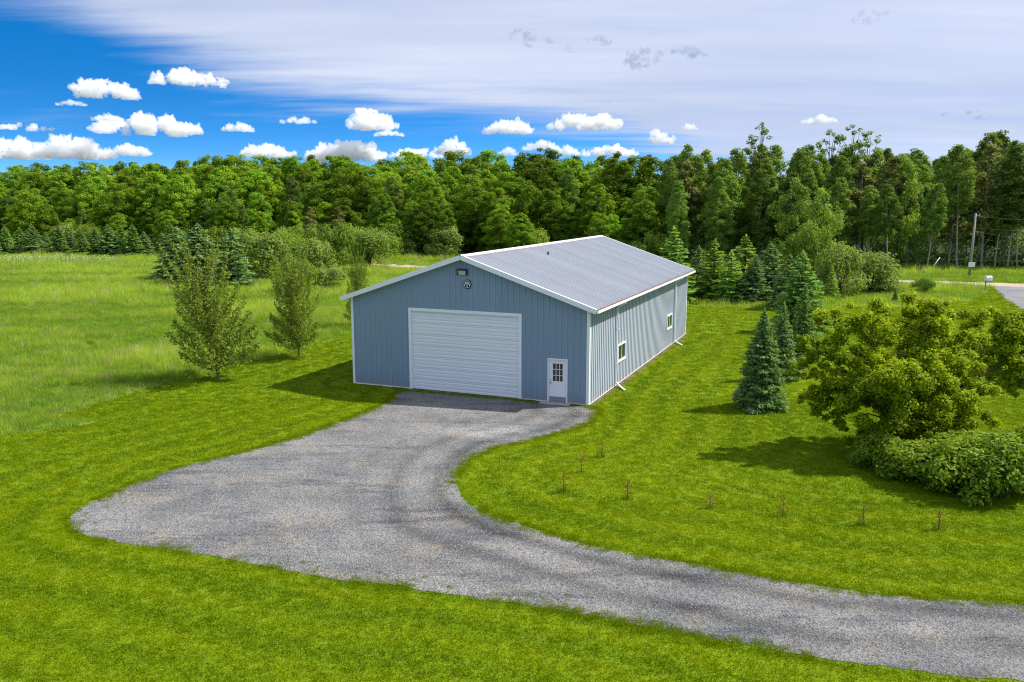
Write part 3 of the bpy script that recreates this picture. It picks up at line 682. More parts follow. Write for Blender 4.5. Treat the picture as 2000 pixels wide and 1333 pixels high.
def make_spruce(name, H, R, seed, leafm, whorls=24, per=9, quads=34, twig=.16, low=.04):
    """spruce: whorls of drooping boughs, each bough a fan of needle sprays"""
    r = np.random.default_rng(seed); C = []; Nn = []; A = []; S = []; T = []
    mb = MB(); mb.tube([(0, 0, -.1), (0, 0, H*.5), (0, 0, H*.99)], [H*.018, H*.011, H*.002], 6)
    for w in range(whorls):
        f = (w+.5)/whorls; z = H*(low+(1-low)*f**.95)
        Lb = R*((1-f)**.82+.02)*(.9+.2*r.random()); nb = max(4, int(per*(1-f*.55)))
        for b in range(nb):
            a = 2*math.pi*(b+r.random()*.7)/nb+w*.7; L = Lb*(.72+.42*r.random()); up = -.30+.75*f+r.normal()*.06
            k = max(6, int(quads*(L/R)**.9+5)); t = r.random(k)**.62; side = r.normal(size=k)*.20*(1.1-t*.6)*L
            dr = np.array([math.cos(a), math.sin(a), 0]); sd = np.array([-math.sin(a), math.cos(a), 0])
            zz = z+L*(up*t-.16*t*t+.20*np.clip(t-.7, 0, 1)*t)+r.normal(size=k)*.018*H*.3
            p = dr*(t*L)[:, None]+sd*side[:, None]+np.array([0, 0, 1])*zz[:, None]
            al = dr*1.0+sd*(np.sign(side)*.75)[:, None]+np.array([0, 0, 1])*(r.normal(size=k)*.25-.05)[:, None]
            nn = unit(np.array([0, 0, 1])+r.normal(size=(k, 3))*.85)
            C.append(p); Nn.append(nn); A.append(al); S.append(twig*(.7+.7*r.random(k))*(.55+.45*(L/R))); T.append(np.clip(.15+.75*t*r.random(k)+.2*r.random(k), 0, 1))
            if b % 2 == 0: mb.tube([(0, 0, z), tuple(dr*L*.75+np.array([0, 0, z+L*(up*.75-.09)]))], [H*.004, H*.0012], 4)
    k = 14; zt = H*(.93+.09*np.linspace(0, 1, k)); C.append(np.c_[r.normal(size=(k, 2))*.012*H*np.linspace(1, .1, k)[:, None], zt]); Nn.append(unit(r.normal(size=(k, 3))*np.array([1, 1, .2]))); A.append(np.tile([0, 0, 1.], (k, 1))+r.normal(size=(k, 3))*.3); S.append(np.full(k, twig*.8)); T.append(np.full(k, .7))
    V, Fq = leaf_quads(np.concatenate(C), np.concatenate(Nn), np.concatenate(S), .42, r, np.concatenate(A))
    return mb.mesh(name+'_trunk', BARK), mesh_np(name+'_needles', V, Fq, leafm, np.concatenate(T))
def make_young_tree(name, H, R, seed, leafm, nb=46, leaf=.085, lp=120):
    """young upright tree: pale leader, many rising wands thick with leaves low down, wiry at the top"""
    r = np.random.default_rng(seed); mb = MB(); C = []; S = []; T = []
    lead = [(0, 0, -.1)]+[(r.normal()*.02*H*f, r.normal()*.02*H*f, H*f) for f in (.2, .4, .6, .8, 1)]
    mb.tube(lead, [H*.014, H*.011, H*.008, H*.005, H*.003, H*.001], 7)
    for i in range(nb):
        f = .09+.66*(i/nb)**1.05; a = i*2.4+r.normal()*.4
        L = R*(1.55-1.05*f)*(.75+.4*r.random()) if f < .5 else R*(1.25-.5*f)*(.8+.4*r.random())
        rise = (.25+1.15*f)+r.normal()*.1
        d = np.array([math.cos(a), math.sin(a), 0]); p0 = np.array([0, 0, H*f])
        pts = [p0+d*L*t*(1-.18*t)+np.array([0, 0, L*rise*(t*.55+.75*t*t)]) for t in (0, .3, .6, .85, 1)]
        mb.tube([tuple(p) for p in pts], [H*.0032, H*.0026, H*.002, H*.0013, H*.0006], 4)
        n = int(lp*(1.25-.75*f)*(L/R)); t = r.random(n)**.8
        P_ = np.array([np.interp(t, (0, .3, .6, .85, 1), [p[k] for p in pts]) for k in range(3)]).T
        P_ += r.normal(size=(n, 3))*(.16*R*(1-.75*t)*(1.15-f))[:, None]; C.append(P_); S.append(leaf*(.7+.6*r.random(n))); T.append(np.clip(r.random(n)*.8+.2*t, 0, 1))
    n = 150; t = .45+.55*r.random(n); C.append(np.c_[r.normal(size=(n, 2))*.05, H*t]); S.append(np.full(n, leaf)); T.append(r.random(n))
    C = np.concatenate(C); nn = unit(r.normal(size=C.shape)+np.array([0, 0, .5]))
    V, Fq = leaf_quads(C, nn, np.concatenate(S), .7, r)
    return mb.mesh(name+'_trunk', mat('pale_young_bark', (.17, .14, .09), .8)), mesh_np(name+'_leaves', V, Fq, leafm, np.concatenate(T))
def make_shrub(name, H, R, seed, leafm, nclump=22, nleaf=3600, leaf=.2, flat=.8, hang=0.0):
    r = np.random.default_rng(seed); cen = []; rad = []
    for i in range(nclump):
        t = r.random()**.7; a = r.random()*6.283; q = math.sqrt(max(0, 1-(t*.85)**2))*R*.78*(.3+.7*math.sqrt(r.random()))
        cen.append((math.cos(a)*q, math.sin(a)*q, H*(.08+.74*t))); rad.append(R*(.24+.16*r.random()))
    c, n, s, T, asp = clump_leaves(np.array(cen), np.array(rad), nleaf/nclump, leaf, r, flat=H/R*.62 if H/R < 1.3 else .85, hang=hang)
    c[:, 2] = np.maximum(c[:, 2], .03*H)
    V, Fq = leaf_quads(c, n, s, .5, r)
    mb = MB()
    for i in range(9):
        e = cen[i % len(cen)]; mb.tube([(r.normal()*.1*R, r.normal()*.1*R, -.05), (e[0]*.5, e[1]*.5, e[2]*.55), tuple(e)], [H*.014, H*.009, H*.003], 5)
    return mb.mesh(name+'_stems', BARK), mesh_np(name+'_leaves', V, Fq, leafm, T)
def plant(name, meshes, loc, rz, sc, label, cat, group=None, parts=('trunk', 'crown'), sz=None, lean=(0, 0)):
    e = empty(name, loc, rz); e.scale = (sc, sc, sz or sc); e.rotation_euler = (lean[0], lean[1], rz)
    for nm, me in zip(parts, meshes): inst(nm, me, e)
    return tag(e, label, cat, group)

LM = dict(
    forest=leafmat('forest_leaves', (.085, .200, .012), (.270, .405, .030), .46, .42, .7, hue=.012, spec=.08),
    forest2=leafmat('aspen_leaves', (.080, .175, .024), (.250, .360, .065), .45, .30, .7, hue=.010, spec=.08),
    olive=leafmat('olive_catkin_leaves', (.12, .14, .03), (.27, .29, .09), .3, .2, .7, hue=0, spec=.08),
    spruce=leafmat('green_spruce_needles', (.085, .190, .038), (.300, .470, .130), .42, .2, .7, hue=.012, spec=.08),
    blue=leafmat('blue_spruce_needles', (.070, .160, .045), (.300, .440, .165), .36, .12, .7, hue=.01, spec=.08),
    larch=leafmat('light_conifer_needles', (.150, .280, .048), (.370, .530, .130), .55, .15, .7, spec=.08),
    willow=leafmat('willow_leaves', (.135, .225, .035), (.290, .380, .090), .42, .15, .7, hue=.01, spec=.1),
    shrub=leafmat('shrub_leaves', (.110, .210, .020), (.270, .370, .055), .42, .22, .7, hue=.012, spec=.1),
    maple=leafmat('maple_leaves', (.095, .175, .004), (.410, .520, .014), .55, .03, .6, hue=0, spec=.12),
    tips=leafmat('maple_young_leaves', (.30, .25, .010), (.36, .19, .02), .35, .03, .6, hue=0, spec=.12),
    hedge=leafmat('broad_shrub_leaves', (.075, .165, .008), (.270, .370, .026), .42, .03, .55, hue=.003, spec=.15),
    young=leafmat('young_tree_leaves', (.110, .190, .018), (.285, .350, .055), .42, .08, .6, hue=.004, spec=.1),
    brown=leafmat('withered_leaves', (.17, .085, .015), (.32, .17, .035), .25, .1, hue=0))

# ------------------------------------------------------------------ the forest beyond the road
protos = {
    'broad': [make_tree('broad%d' % i, 14, .8, 3.1+.45*(i % 3), 120, 14500, .25, LM['forest'], BARK, 100+i, 'oval', limbs=10, clump=(.13, .24)) for i in range(5)],
    'aspen': [make_tree('aspen%d' % i, 19, 6.8+.8*(i % 3), 3.0, 110, 13000, .25, LM['forest2'], PALEBARK, 140+i, 'tall', trunk_r=.10, limbs=8, clump=(.16, .28)) for i in range(4)],
    'aspen_full': [make_tree('aspenf%d' % i, 18, 2.0, 3.2, 140, 15500, .25, LM['forest2'], PALEBARK, 160+i, 'tall', trunk_r=.10, limbs=8, clump=(.15, .27)) for i in range(3)],
    'olive': [make_tree('olive%d' % i, 15, 4.0, 2.5, 44, 4200, .36, LM['olive'], PALEBARK, 180+i, 'tall', trunk_r=.12, limbs=8, clump=(.2, .32)) for i in range(2)],
    'sparse': [make_tree('sparse%d' % i, 21, 13, 3.0, 26, 1500, .30, LM['forest2'], BARK, 190+i, 'oval', trunk_r=.17, limbs=22, sparse=.2, clump=(.14, .22)) for i in range(2)]}
FOREST = {
    'broad': ('dense green broadleaf tree in the forest wall beyond the meadow', 'broadleaf trees of the forest on the left and behind the barn'),
    'aspen': ('tall aspen with bare pale trunk in the wood beyond the road', 'bare-trunked aspens of the wood on the right'),
    'aspen_full': ('tall narrow aspen leafy almost to the ground in the right-hand wood', 'leafy aspens of the wood on the right'),
    'olive': ('olive-brown tree with sparse dull foliage among the green forest trees', 'olive-brown trees scattered in the forest'),
    'sparse': ('thin-crowned tree with bare twigs rising above the right-hand treetops', 'thin-crowned trees above the skyline')}
fr_ = np.random.default_rng(55); n_for = 0
MARKS = ((-1e9, 150, 'behind the left part of the spruce row'), (150, 330, 'behind the right part of the spruce row'), (330, 480, 'behind the blue spruces'), (480, 640, 'behind the willow bushes left of the barn'),
         (640, 800, 'above the left roof edge of the barn'), (800, 930, 'straight behind the barn gable'), (930, 1060, 'behind the round weeping tree'), (1060, 1180, 'above the barn ridge'), (1180, 1300, 'behind the far end of the barn roof'),
         (1300, 1420, 'behind the left conifers'), (1420, 1540, 'behind the middle conifers'), (1540, 1650, 'behind the broad dark spruce'), (1650, 1760, 'behind the rounded willow bush'), (1760, 1860, 'left of the utility pole'),
         (1860, 1950, 'behind the utility pole'), (1950, 1e9, 'right of the utility pole'))
FOREST_LOOK = {'broad': 'green broadleaf tree', 'aspen': 'bare-trunked aspen', 'aspen_full': 'leafy narrow aspen', 'olive': 'dull olive-brown tree', 'sparse': 'thin-crowned twiggy tree'}
forest_roots = []
def forest_tree(kind, p, H, row=5):
    global n_for
    px = 1000+F*p.x/(p.y*COSP+CAM_H*SINP); mark = [m for a, b, m in MARKS if a <= px < b][0]
    lab = '%s, %s forest row, %s' % (FOREST_LOOK[kind], ('front', 'second', 'third', 'fourth', 'fifth', 'hindmost')[row], mark)
    pr = protos[kind]; k = int(fr_.integers(len(pr))); h0 = {'broad': 14, 'aspen': 19, 'aspen_full': 18, 'olive': 15, 'sparse': 21}[kind]
    sc = H/h0; wide = sc*(1.15+.4*fr_.random()) if kind == 'broad' else sc*(1.05+.3*fr_.random())
    root = plant('aspen_tree' if 'aspen' in kind else 'forest_tree', pr[k], (p.x, p.y, 0), fr_.random()*6.28, wide, lab, 'tree', FOREST[kind][1], sz=sc, lean=(fr_.normal()*.035, fr_.normal()*.035)); n_for += 1; forest_roots.append((px, root))
# rows: (offset beyond road, spacing, height range), left part and right part
for row, (n0, sp) in enumerate(((22, 3.7), (27, 3.9), (33, 4.0), (41, 4.4), (51, 5.0), (62, 6.0))):
    s = -32.0-row*3
    while s < 172+row*8:
        n = n0+fr_.normal()*2.2; p = rd(s+fr_.normal()*1.0, n)
        px = 1000+F*p.x/(p.y*COSP+CAM_H*SINP)
        right = px > 1300
        if -90 < px < 2110:
            if right:
                H = (13.6, 16.4, 17.6, 18.2, 18.4, 18.6)[row]*(.88+.17*fr_.random())
                if px > 1640: kind = 'aspen' if fr_.random() < .80 else ('aspen_full' if row > 2 else 'olive')
                else: kind = 'aspen_full' if fr_.random() < .88 else 'olive'
                if 1680 < px < 1840: H *= .95
                if px > 1900: H *= 1.06
            else:
                H = (8.0, 10.8, 13.4, 16.0, 18.0, 19.2)[row]*((.78+.36*fr_.random()) if row < 3 else (.93+.13*fr_.random()))
                if px < 250: H *= .95
                if row == 0 and px < 1250: H *= .9+.25*fr_.random()
                kind = 'olive' if fr_.random() < .03 else ('aspen_full' if fr_.random() < .10 else 'broad')
                if kind == 'olive': H *= 1.05
            forest_tree(kind, p, H, row)
        s += sp*(.75+.5*fr_.random())
for px in (1612, 1655, 1690, 1480):
    p = at(px, 400, 136); forest_tree('sparse', Vector((p.x, 136, 0)), 20.0+fr_.random()*1.5)
by_label = {}
for px, o in forest_roots: by_label.setdefault(o['label'], []).append((px, o))
for lab, lst in by_label.items():
    if len(lst) > 1:
        lst.sort(key=lambda t: t[0])
        for i, (px, o) in enumerate(lst):
            o['label'] = ('leftmost', 'second', 'third', 'fourth', 'fifth', 'sixth', 'seventh', 'eighth')[min(i, 7)]+' '+lab
# the far wood behind it all reads as one mass
far = []
for i in range(420):
    s = -70+fr_.random()*330; n = 66+fr_.random()*60; p = rd(s, n); far.append((p.x, p.y, 12.5+fr_.random()*3.5))
r_ = np.random.default_rng(77); cc = []; rr = []
for x, y, h in far:
    for k in range(6): cc.append((x+r_.normal()*1.3, y+r_.normal()*1.3, h*(.12+.16*k))); rr.append(2.2*(1.15-.12*k))
c, n, s, T, asp = clump_leaves(np.array(cc), np.array(rr), 26, .8, r_)
V, Fq = leaf_quads(c, n, s, .7, r_); tag(inst('far_wood', mesh_np('far_wood', V, Fq, LM['forest'], T)), 'dark green far wood filling in behind the forest front', 'wood', kind='stuff')
#@@PART4
def hz(px, py, Y):                          # height of the point seen at a pixel, at depth Y
    return at(px, py, Y).z
def spot(px, py): p = G(px, py); return (p.x, p.y, 0)
TP = ('trunk', 'crown')
# dark undergrowth that fills the forest floor
cc = []; rr = []; r_ = np.random.default_rng(91)
for i in range(760):
    s = -60+r_.random()*300; n = 22.5+abs(r_.normal())*16+1.0; p = rd(s, n); cc.append((p.x, p.y, .55+.5*r_.random())); rr.append(.8+1.0*r_.random())
    if n > 27 and r_.random() < .55: cc.append((p.x+r_.normal(), p.y+r_.normal(), 1.8+2.5*r_.random())); rr.append(1.1+.8*r_.random())
for i in range(520):
    s = -62+r_.random()*110; n = 27+r_.random()*32; p = rd(s, n); cc.append((p.x, p.y, .8+4.6*r_.random())); rr.append(1.2+1.0*r_.random())
c, n, s, T, asp = clump_leaves(np.array(cc), np.array(rr), 62, .36, r_)
c[:, 2] = np.maximum(c[:, 2], .05)
V, Fq = leaf_quads(c, n, s, .65, r_)
tag(inst('forest_undergrowth', mesh_np('forest_undergrowth', V, Fq, LM['spruce'], T)), 'dark green undergrowth along the forest floor beyond the road', 'undergrowth', kind='stuff')

# spruces
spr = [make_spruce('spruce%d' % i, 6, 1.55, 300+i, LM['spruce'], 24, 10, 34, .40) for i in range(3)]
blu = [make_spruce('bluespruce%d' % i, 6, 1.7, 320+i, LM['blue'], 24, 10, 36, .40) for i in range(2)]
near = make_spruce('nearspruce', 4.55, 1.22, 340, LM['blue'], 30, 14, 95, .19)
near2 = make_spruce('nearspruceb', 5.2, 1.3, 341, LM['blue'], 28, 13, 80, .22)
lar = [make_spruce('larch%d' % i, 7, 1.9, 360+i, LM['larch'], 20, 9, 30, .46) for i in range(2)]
def spruce(me, H0, px, pb, pt, label, group=None, wide=1.0, name='spruce_tree', dpx=0):
    x, y, _ = spot(px, pb); H = hz(px+dpx, pt, y); s = H/H0
    plant(name, me, (x, y, 0), rng.random()*6.28, s*wide, label, 'spruce', group, ('trunk', 'boughs'), sz=s)
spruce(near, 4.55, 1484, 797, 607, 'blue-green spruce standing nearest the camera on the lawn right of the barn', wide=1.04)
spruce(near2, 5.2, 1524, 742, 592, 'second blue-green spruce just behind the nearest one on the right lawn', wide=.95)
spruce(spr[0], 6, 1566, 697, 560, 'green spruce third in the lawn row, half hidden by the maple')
spruce(spr[1], 6, 1560, 648, 494, 'broad dark green spruce behind the lawn row, left of the maple top', wide=1.6)
spruce(spr[2], 6, 1748, 592, 562, 'tiny lone spruce in the long grass above the maple')
for i, (px, pb, pt, me, h0, w, lab) in enumerate((
    (1312, 588, 446, lar[0], 7, 1.1, 'light green feathery conifer rising beside the far corner of the barn roof'),
    (1392, 586, 470, lar[1], 7, 1.1, 'feathery green conifer left-most in the clump beyond the right lawn'),
    (1362, 580, 482, blu[1], 6, 1.0, 'small spruce tucked against the barn end in the right clump'),
    (1452, 584, 462, lar[1], 7, 1.2, 'tall light green conifer in the middle of the clump beyond the right lawn'),
    (1425, 592, 492, lar[0], 7, 1.25, 'low light green conifer in front of the tall conifers beyond the right lawn'),
    (1500, 590, 476, blu[0], 6, 1.25, 'pale blue-green spruce in the clump beyond the right lawn'),
    (1472, 594, 500, blu[1], 6, 1.1, 'mid green spruce left of the pale blue-green spruce beyond the lawn'),
    (1537, 604, 498, blu[0], 6, 1.1, 'green spruce right of the pale blue-green spruce beyond the lawn'),
    (1622, 585, 520, lar[0], 7, .8, 'small yellow-green conifer before the willow bushes on the right'))):
    spruce(me, h0, px, pb, pt, lab, 'conifer clump beyond the right lawn', w*1.4, 'conifer_tree')
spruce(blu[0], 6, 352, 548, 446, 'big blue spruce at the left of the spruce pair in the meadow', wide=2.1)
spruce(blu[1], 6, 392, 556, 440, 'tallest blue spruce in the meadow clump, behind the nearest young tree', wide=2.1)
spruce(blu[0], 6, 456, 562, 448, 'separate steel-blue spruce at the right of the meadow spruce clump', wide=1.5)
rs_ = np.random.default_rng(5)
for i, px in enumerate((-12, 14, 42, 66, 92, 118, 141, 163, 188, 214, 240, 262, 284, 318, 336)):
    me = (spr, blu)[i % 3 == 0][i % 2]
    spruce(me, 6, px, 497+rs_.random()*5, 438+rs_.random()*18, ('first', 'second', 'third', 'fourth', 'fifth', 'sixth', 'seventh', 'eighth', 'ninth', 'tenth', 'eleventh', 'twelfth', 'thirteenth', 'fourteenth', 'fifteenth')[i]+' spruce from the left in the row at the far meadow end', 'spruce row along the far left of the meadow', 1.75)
# willows, shrubs
wil = [make_shrub('willowbush%d' % i, 4, 2.6, 400+i, LM['willow'], 30, 4200, .26, hang=.3) for i in range(2)]
shr = [make_shrub('shrub%d' % i, 3.2, 2.2, 420+i, LM['shrub'], 26, 3600, .22) for i in range(3)]
thick = []
def shrub(me, H0, R0_, px, pb, pt, wpx, label, group=None, cat='shrub'):
    x, y, _ = spot(px, pb); H = hz(px, pt, y); w = wpx/F*math.hypot(y, CAM_H)/2
    plant('willow_bush' if 'willow' in label else 'leafy_shrub', me, (x, y, 0), rng.random()*6.28, w/R0_, label, cat, group, ('stems', 'foliage'), sz=H/H0)
for me, h, r0, px, pb, pt, w, lab in (
    (wil[0], 4, 2.6, 522, 545, 452, 125, 'rounded olive-green willow bush right of the blue spruces'),
    (shr[0], 3.2, 2.2, 578, 575, 500, 100, 'low dense shrub behind the second young tree'),
    (shr[1], 3.2, 2.2, 600, 520, 432, 80, 'upright green shrub behind the willow bush left of the barn'),
    (shr[2], 3.2, 2.2, 655, 528, 428, 95, 'bright green tall shrub left of the barn gable'),
    (wil[1], 4, 2.6, 722, 520, 444, 110, 'pale willow bush by the road left of the barn peak'),
    (shr[0], 3.2, 2.2, 690, 545, 520, 90, 'flat yellow-green shrub in the meadow just left of the barn roof'),
    (shr[1], 3.2, 2.2, 785, 500, 425, 80, 'round dark green bush beyond the road above the barn'),
    (shr[2], 3.2, 2.2, 838, 498, 432, 62, 'small upright bush beyond the road, left of the weeping tree'),
    (wil[1], 4, 2.6, 480, 520, 440, 90, 'grey-green willow bush tucked behind the steel-blue spruce'),
    (shr[2], 3.2, 2.2, 560, 528, 446, 95, 'dense green shrub between the willow bush and the second young tree'),
    (wil[0], 4, 2.6, 618, 545, 462, 100, 'broad pale willow bush behind the second young tree'),
    (shr[1], 3.2, 2.2, 690, 515, 430, 90, 'tall bright shrub behind the third young tree'),
    (shr[0], 3.2, 2.2, 745, 508, 450, 85, 'rounded shrub at the road bend left of the barn peak'),
    (wil[1], 4, 2.6, 640, 565, 520, 90, 'low willow bush in the meadow before the tall shrubs'),
    (wil[0], 4, 2.6, 1180, 498, 412, 90, 'light olive willow bush just above the barn ridge end'),
    (shr[1], 3.2, 2.2, 1245, 500, 420, 100, 'dark shrub behind the barn roof, right of the ridge end'),
    (shr[0], 3.2, 2.2, 1110, 496, 455, 130, 'low olive bushes peeping over the middle of the barn roof'),
    (wil[1], 4, 2.6, 1698, 572, 488, 150, 'large rounded willow bush beside the dirt road on the right'),
    (wil[0], 4, 2.6, 1636, 580, 470, 110, 'taller willow bush between the conifers and the rounded willow'),
    (shr[2], 3.2, 2.2, 1590, 560, 430, 85, 'tall olive shrub rising behind the broad spruce'),
    (shr[0], 3.2, 2.2, 1808, 573, 540, 42, 'small green bush alone in the long grass by the road'),
    (shr[1], 3.2, 2.2, 1790, 566, 543, 26, 'small yellow-green bush left of the lone bush by the road')):
    shrub(me, h, r0, px, pb, pt, w, lab, 'shrubs and willow bushes')
te = np.random.default_rng(15); k_ = 0
for s_ in np.arange(18, 160, 3.1):
    n_ = 16.5+te.random()*6; p = rd(s_+te.normal(), n_); px = 1000+F*p.x/(p.y*COSP+CAM_H*SINP)
    if px < -20 or px > 1290 or 900 < px < 1040: continue
    me = (shr+wil)[int(te.integers(5))]; h0 = 3.2 if me in shr else 4.0; H = 2.2+3.2*te.random(); w_ = H*(.45+.25*te.random())
    mark = [m for a, b, m in MARKS if a <= px < b][0]
    o = plant('thicket_bush', me, (p.x, p.y, 0), te.random()*6.28, w_/2.3, 'bush at the forest foot, '+mark, 'shrub', 'thicket bushes along the forest edge', ('stems', 'foliage'), sz=H/h0); thick.append((px, o))
by_label = {}
for px, o in thick: by_label.setdefault(o['label'], []).append((px, o))
for lab, lst in by_label.items():
    if len(lst) > 1:
        lst.sort(key=lambda t: t[0])
        for i, (px, o) in enumerate(lst): o['label'] = ('leftmost', 'second', 'third', 'fourth', 'fifth', 'sixth', 'seventh', 'eighth')[min(i, 7)]+' '+lab
# weeping tree and its neighbours in front of the forest
wt = make_tree('weeping', 11, 1.2, 4.4, 44, 6200, .34, LM['willow'], BARK, 500, 'oval', limbs=12, hang=.9, clump=(.24, .36))
for px, pb, pt, sc, lab in ((972, 493, 368, 1.0, 'big round light green weeping tree beyond the barn roof'), (1205, 490, 345, .8, 'pale green drooping tree in the forest front right of the weeping tree')):
    x, y, _ = spot(px, pb); H = hz(px, pt, y); plant('weeping_tree', wt, (x, y, 0), rng.random()*6, H/11*sc, lab, 'tree', sz=H/11)
ft = make_tree('fronttree', 10, .6, 3.0, 40, 5000, .28, LM['forest2'], BARK, 510, 'oval', limbs=10)
for px, pb, pt, w, lab in ((450, 490, 362, .8, 'light green oval tree standing out in the forest front, left of centre'), (855, 490, 345, .8, 'upright green tree in the forest front above the barn gable'),
                           (1600, 552, 365, .85, 'light green leafy tree before the dark wood right of the conifers'), (1540, 545, 345, .8, 'grey-green tree in front of the dark right-hand wood'),
                           (1750, 520, 300, .6, 'bright green slim tree in front of the bare trunks on the right')):
    x, y, _ = spot(px, pb); H = hz(px, pt, y); plant('leafy_tree', ft, (x, y, 0), rng.random()*6, H/10*w, lab, 'tree', sz=H/10)

# three young trees along the mown edge left of the barn
yt = [make_young_tree('young%d' % i, 6.5, 1.75, 600+i, LM['young'], 66, .12, 200) for i in range(3)]
for i, (px, pb, pxt, pt, w, lab) in enumerate(((428, 742, 398, 488, 1.05, 'nearest young upright tree with wiry top on the mown edge left of the barn'),
                                              (585, 698, 566, 492, .85, 'middle young upright tree on the mown edge left of the barn'),
                                              (700, 640, 694, 492, .55, 'farthest young upright tree half hidden behind the barn corner'))):
    x, y, _ = spot(px, pb); H = hz(pxt, pt, y)
    plant('young_tree', yt[i], (x, y, 0), i*1.3, H/6.5*w, lab, 'tree', 'young trees left of the barn', ('trunk', 'foliage'), sz=H/6.5, lean=(0, math.atan2((pxt-px)/F*y, H)))

# the maple on the right: crown clumps placed in depth round three stems
def maple():
    r = np.random.default_rng(900); base = Vector(spot(1762, 884)); Yb = base.y
    cl = [(1640, 650, 50, .3), (1600, 700, 38, -.4), (1700, 640, 52, .8), (1760, 640, 62, 1.4), (1820, 650, 55, .8), (1690, 700, 62, -.6), (1760, 715, 70, -.9), (1830, 720, 66, -.2),
          (1600, 745, 34, .4), (1650, 765, 50, -.9), (1720, 790, 62, -1.2), (1790, 790, 66, -1.0), (1850, 780, 55, .2), (1620, 790, 34, -.3), (1700, 840, 38, -.7), (1880, 840, 48, .3), (1830, 850, 52, -.6),
          (1780, 618, 42, 1.8), (1830, 610, 34, 1.4), (1895, 690, 46, 1.2), (1900, 760, 46, .9), (1580, 668, 24, 0), (1668, 622, 30, 1.0), (1740, 700, 60, 1.6), (1800, 760, 66, 1.3), (1680, 760, 50, 1.2), (1730, 830, 44, .6),
          (1920, 640, 42, 2.2), (1965, 640, 46, 2.4), (2005, 640, 50, 2.2), (1945, 690, 48, 2.0), (1990, 700, 56, 2.0), (1960, 745, 36, 1.6), (2030, 720, 60, 2.0), (2060, 660, 50, 2.4), (1650, 705, 44, 1.0), (1862, 668, 34, 1.0), (1560, 720, 20, -.2), (1585, 770, 22, -.5), (1770, 850, 40, .5), (1700, 870, 26, .2), (1840, 880, 40, .4), (1640, 820, 26, -.2)]
    cen = []; rad = []
    for px, py, rp, dy in cl:
        p = at(px, py, Yb+dy); cen.append((p.x, p.y, max(p.z, .9))); rad.append(rp/F*Yb*1.06)
    cen = np.array(cen); rad = np.array(rad)
    sub = []; sr = []                                  # each clump breaks into twig bunches
    for c, R in zip(cen, rad):
        for k in range(13):
            d = unit(r.normal(size=3)); sub.append(c+d*R*(.30+.95*r.random())*np.array([1, 1, .92])); sr.append(R*(.22+.20*r.random()))
    c, n, s, T, asp = clump_leaves(np.array(sub), np.array(sr), 200, .108, r, up=.8, shell=.15)
    k = r.random(len(c)) < .02+.05*np.clip((c[:, 2]-4.5)/1.5, 0, 1)
    e = empty('maple_tree', base)
    off = np.array(base)
    V, Fq = leaf_quads(c[~k]-off, n[~k], s[~k], .85, r); inst('crown', mesh_np('maple_crown', V, Fq, LM['maple'], T[~k]), e)
    V, Fq = leaf_quads(c[k]-off, n[k], s[k]*.9, .7, r); inst('young_leaves', mesh_np('maple_tips', V, Fq, LM['tips'], T[k]), e)
    mb = MB(); tops = [cen[i]-off for i in range(len(cen))]
    for st in ((-.16, 0), (.12, .05), (.0, .16)):
        hub = np.array([st[0]*3.2, st[1]*3, 1.25]); mb.tube([(st[0]*.8, st[1], -.1), (st[0]*1.6, st[1]*1.5, .6), tuple(hub)], [.13, .10, .085], 8)
        for i, t in enumerate(tops):
            if (i % 3) == [(-.16, 0), (.12, .05), (.0, .16)].index(st):
                m_ = hub*.55+t*.45+np.array([0, 0, .25]); mb.tube([tuple(hub), tuple(m_), tuple(t)], [.045, .026, .008], 5)
    mb.build('trunk', BARK, e)
    tag(e, 'spreading yellow-green maple with several stems on the right lawn', 'tree')
maple()
# leafy broad shrubs below the maple: separate plants in a bed
bs_ = [make_shrub('bedshrub%d' % i, 1.5, 1.25, 930+i, LM['hedge'], 34, 5200, .135) for i in range(3)]
for i, (px, pb, pt, w, lab) in enumerate(((1722, 935, 850, 120, 'dark leafy shrub at the left end of the bed, under the maple trunk'), (1800, 958, 868, 170, 'broad-leaved shrub in front of the maple trunk'),
                                      (1880, 985, 868, 190, 'bright broad-leaved shrub in the middle of the bed below the maple'), (1960, 990, 858, 190, 'tall leafy shrub at the right end of the bed'),
                                      (1930, 945, 850, 170, 'leafy shrub at the back of the bed near the right edge'), (2030, 965, 840, 180, 'leafy shrub cut by the right edge of the picture'), (1860, 930, 850, 150, 'leafy shrub at the back of the bed right of the maple trunk'))):
    x, y, _ = spot(px, pb-14); H = hz(px, pt, y); wd = w/F*y/2
    plant('bed_shrub', bs_[i % 3], (x, y+.3, 0), i*1.9, wd/1.2, lab, 'shrub', 'leafy shrubs in the bed below the maple', ('stems', 'foliage'), sz=H/1.42)

# withered saplings on the right lawn
def make_sapling(seed):
    r = np.random.default_rng(seed); mb = MB(); mb.tube([(0, 0, -.02), (r.normal()*.01, r.normal()*.01, .25), (r.normal()*.02, r.normal()*.02, .62)], [.010, .008, .003], 5)
    n = 95; z = .16+.46*r.random(n); c = np.c_[r.normal(size=(n, 2))*.055*(1.2-z)[:, None], z]; nn = unit(r.normal(size=(n, 3)))
    V, Fq = leaf_quads(c, nn, .035+.025*r.random(n), .5, r)
    g_ = MB()
    for k in range(46):
        a = r.random()*6.28; q = .12*math.sqrt(r.random()); h = .10+.13*r.random(); x, y = math.cos(a)*q, math.sin(a)*q; b = r.random()*6.28
        g_.add([(x-.008*math.cos(b), y-.008*math.sin(b), 0), (x+.008*math.cos(b), y+.008*math.sin(b), 0), (x*1.5+r.normal()*.02, y*1.5+r.normal()*.02, h)], [(0, 1, 2)])
    return mb.mesh('sapling_stem', BARK), mesh_np('sapling_leaves', V, Fq, LM['brown'], r.random(n)), g_.mesh('sapling_grass', LM['shrub'])
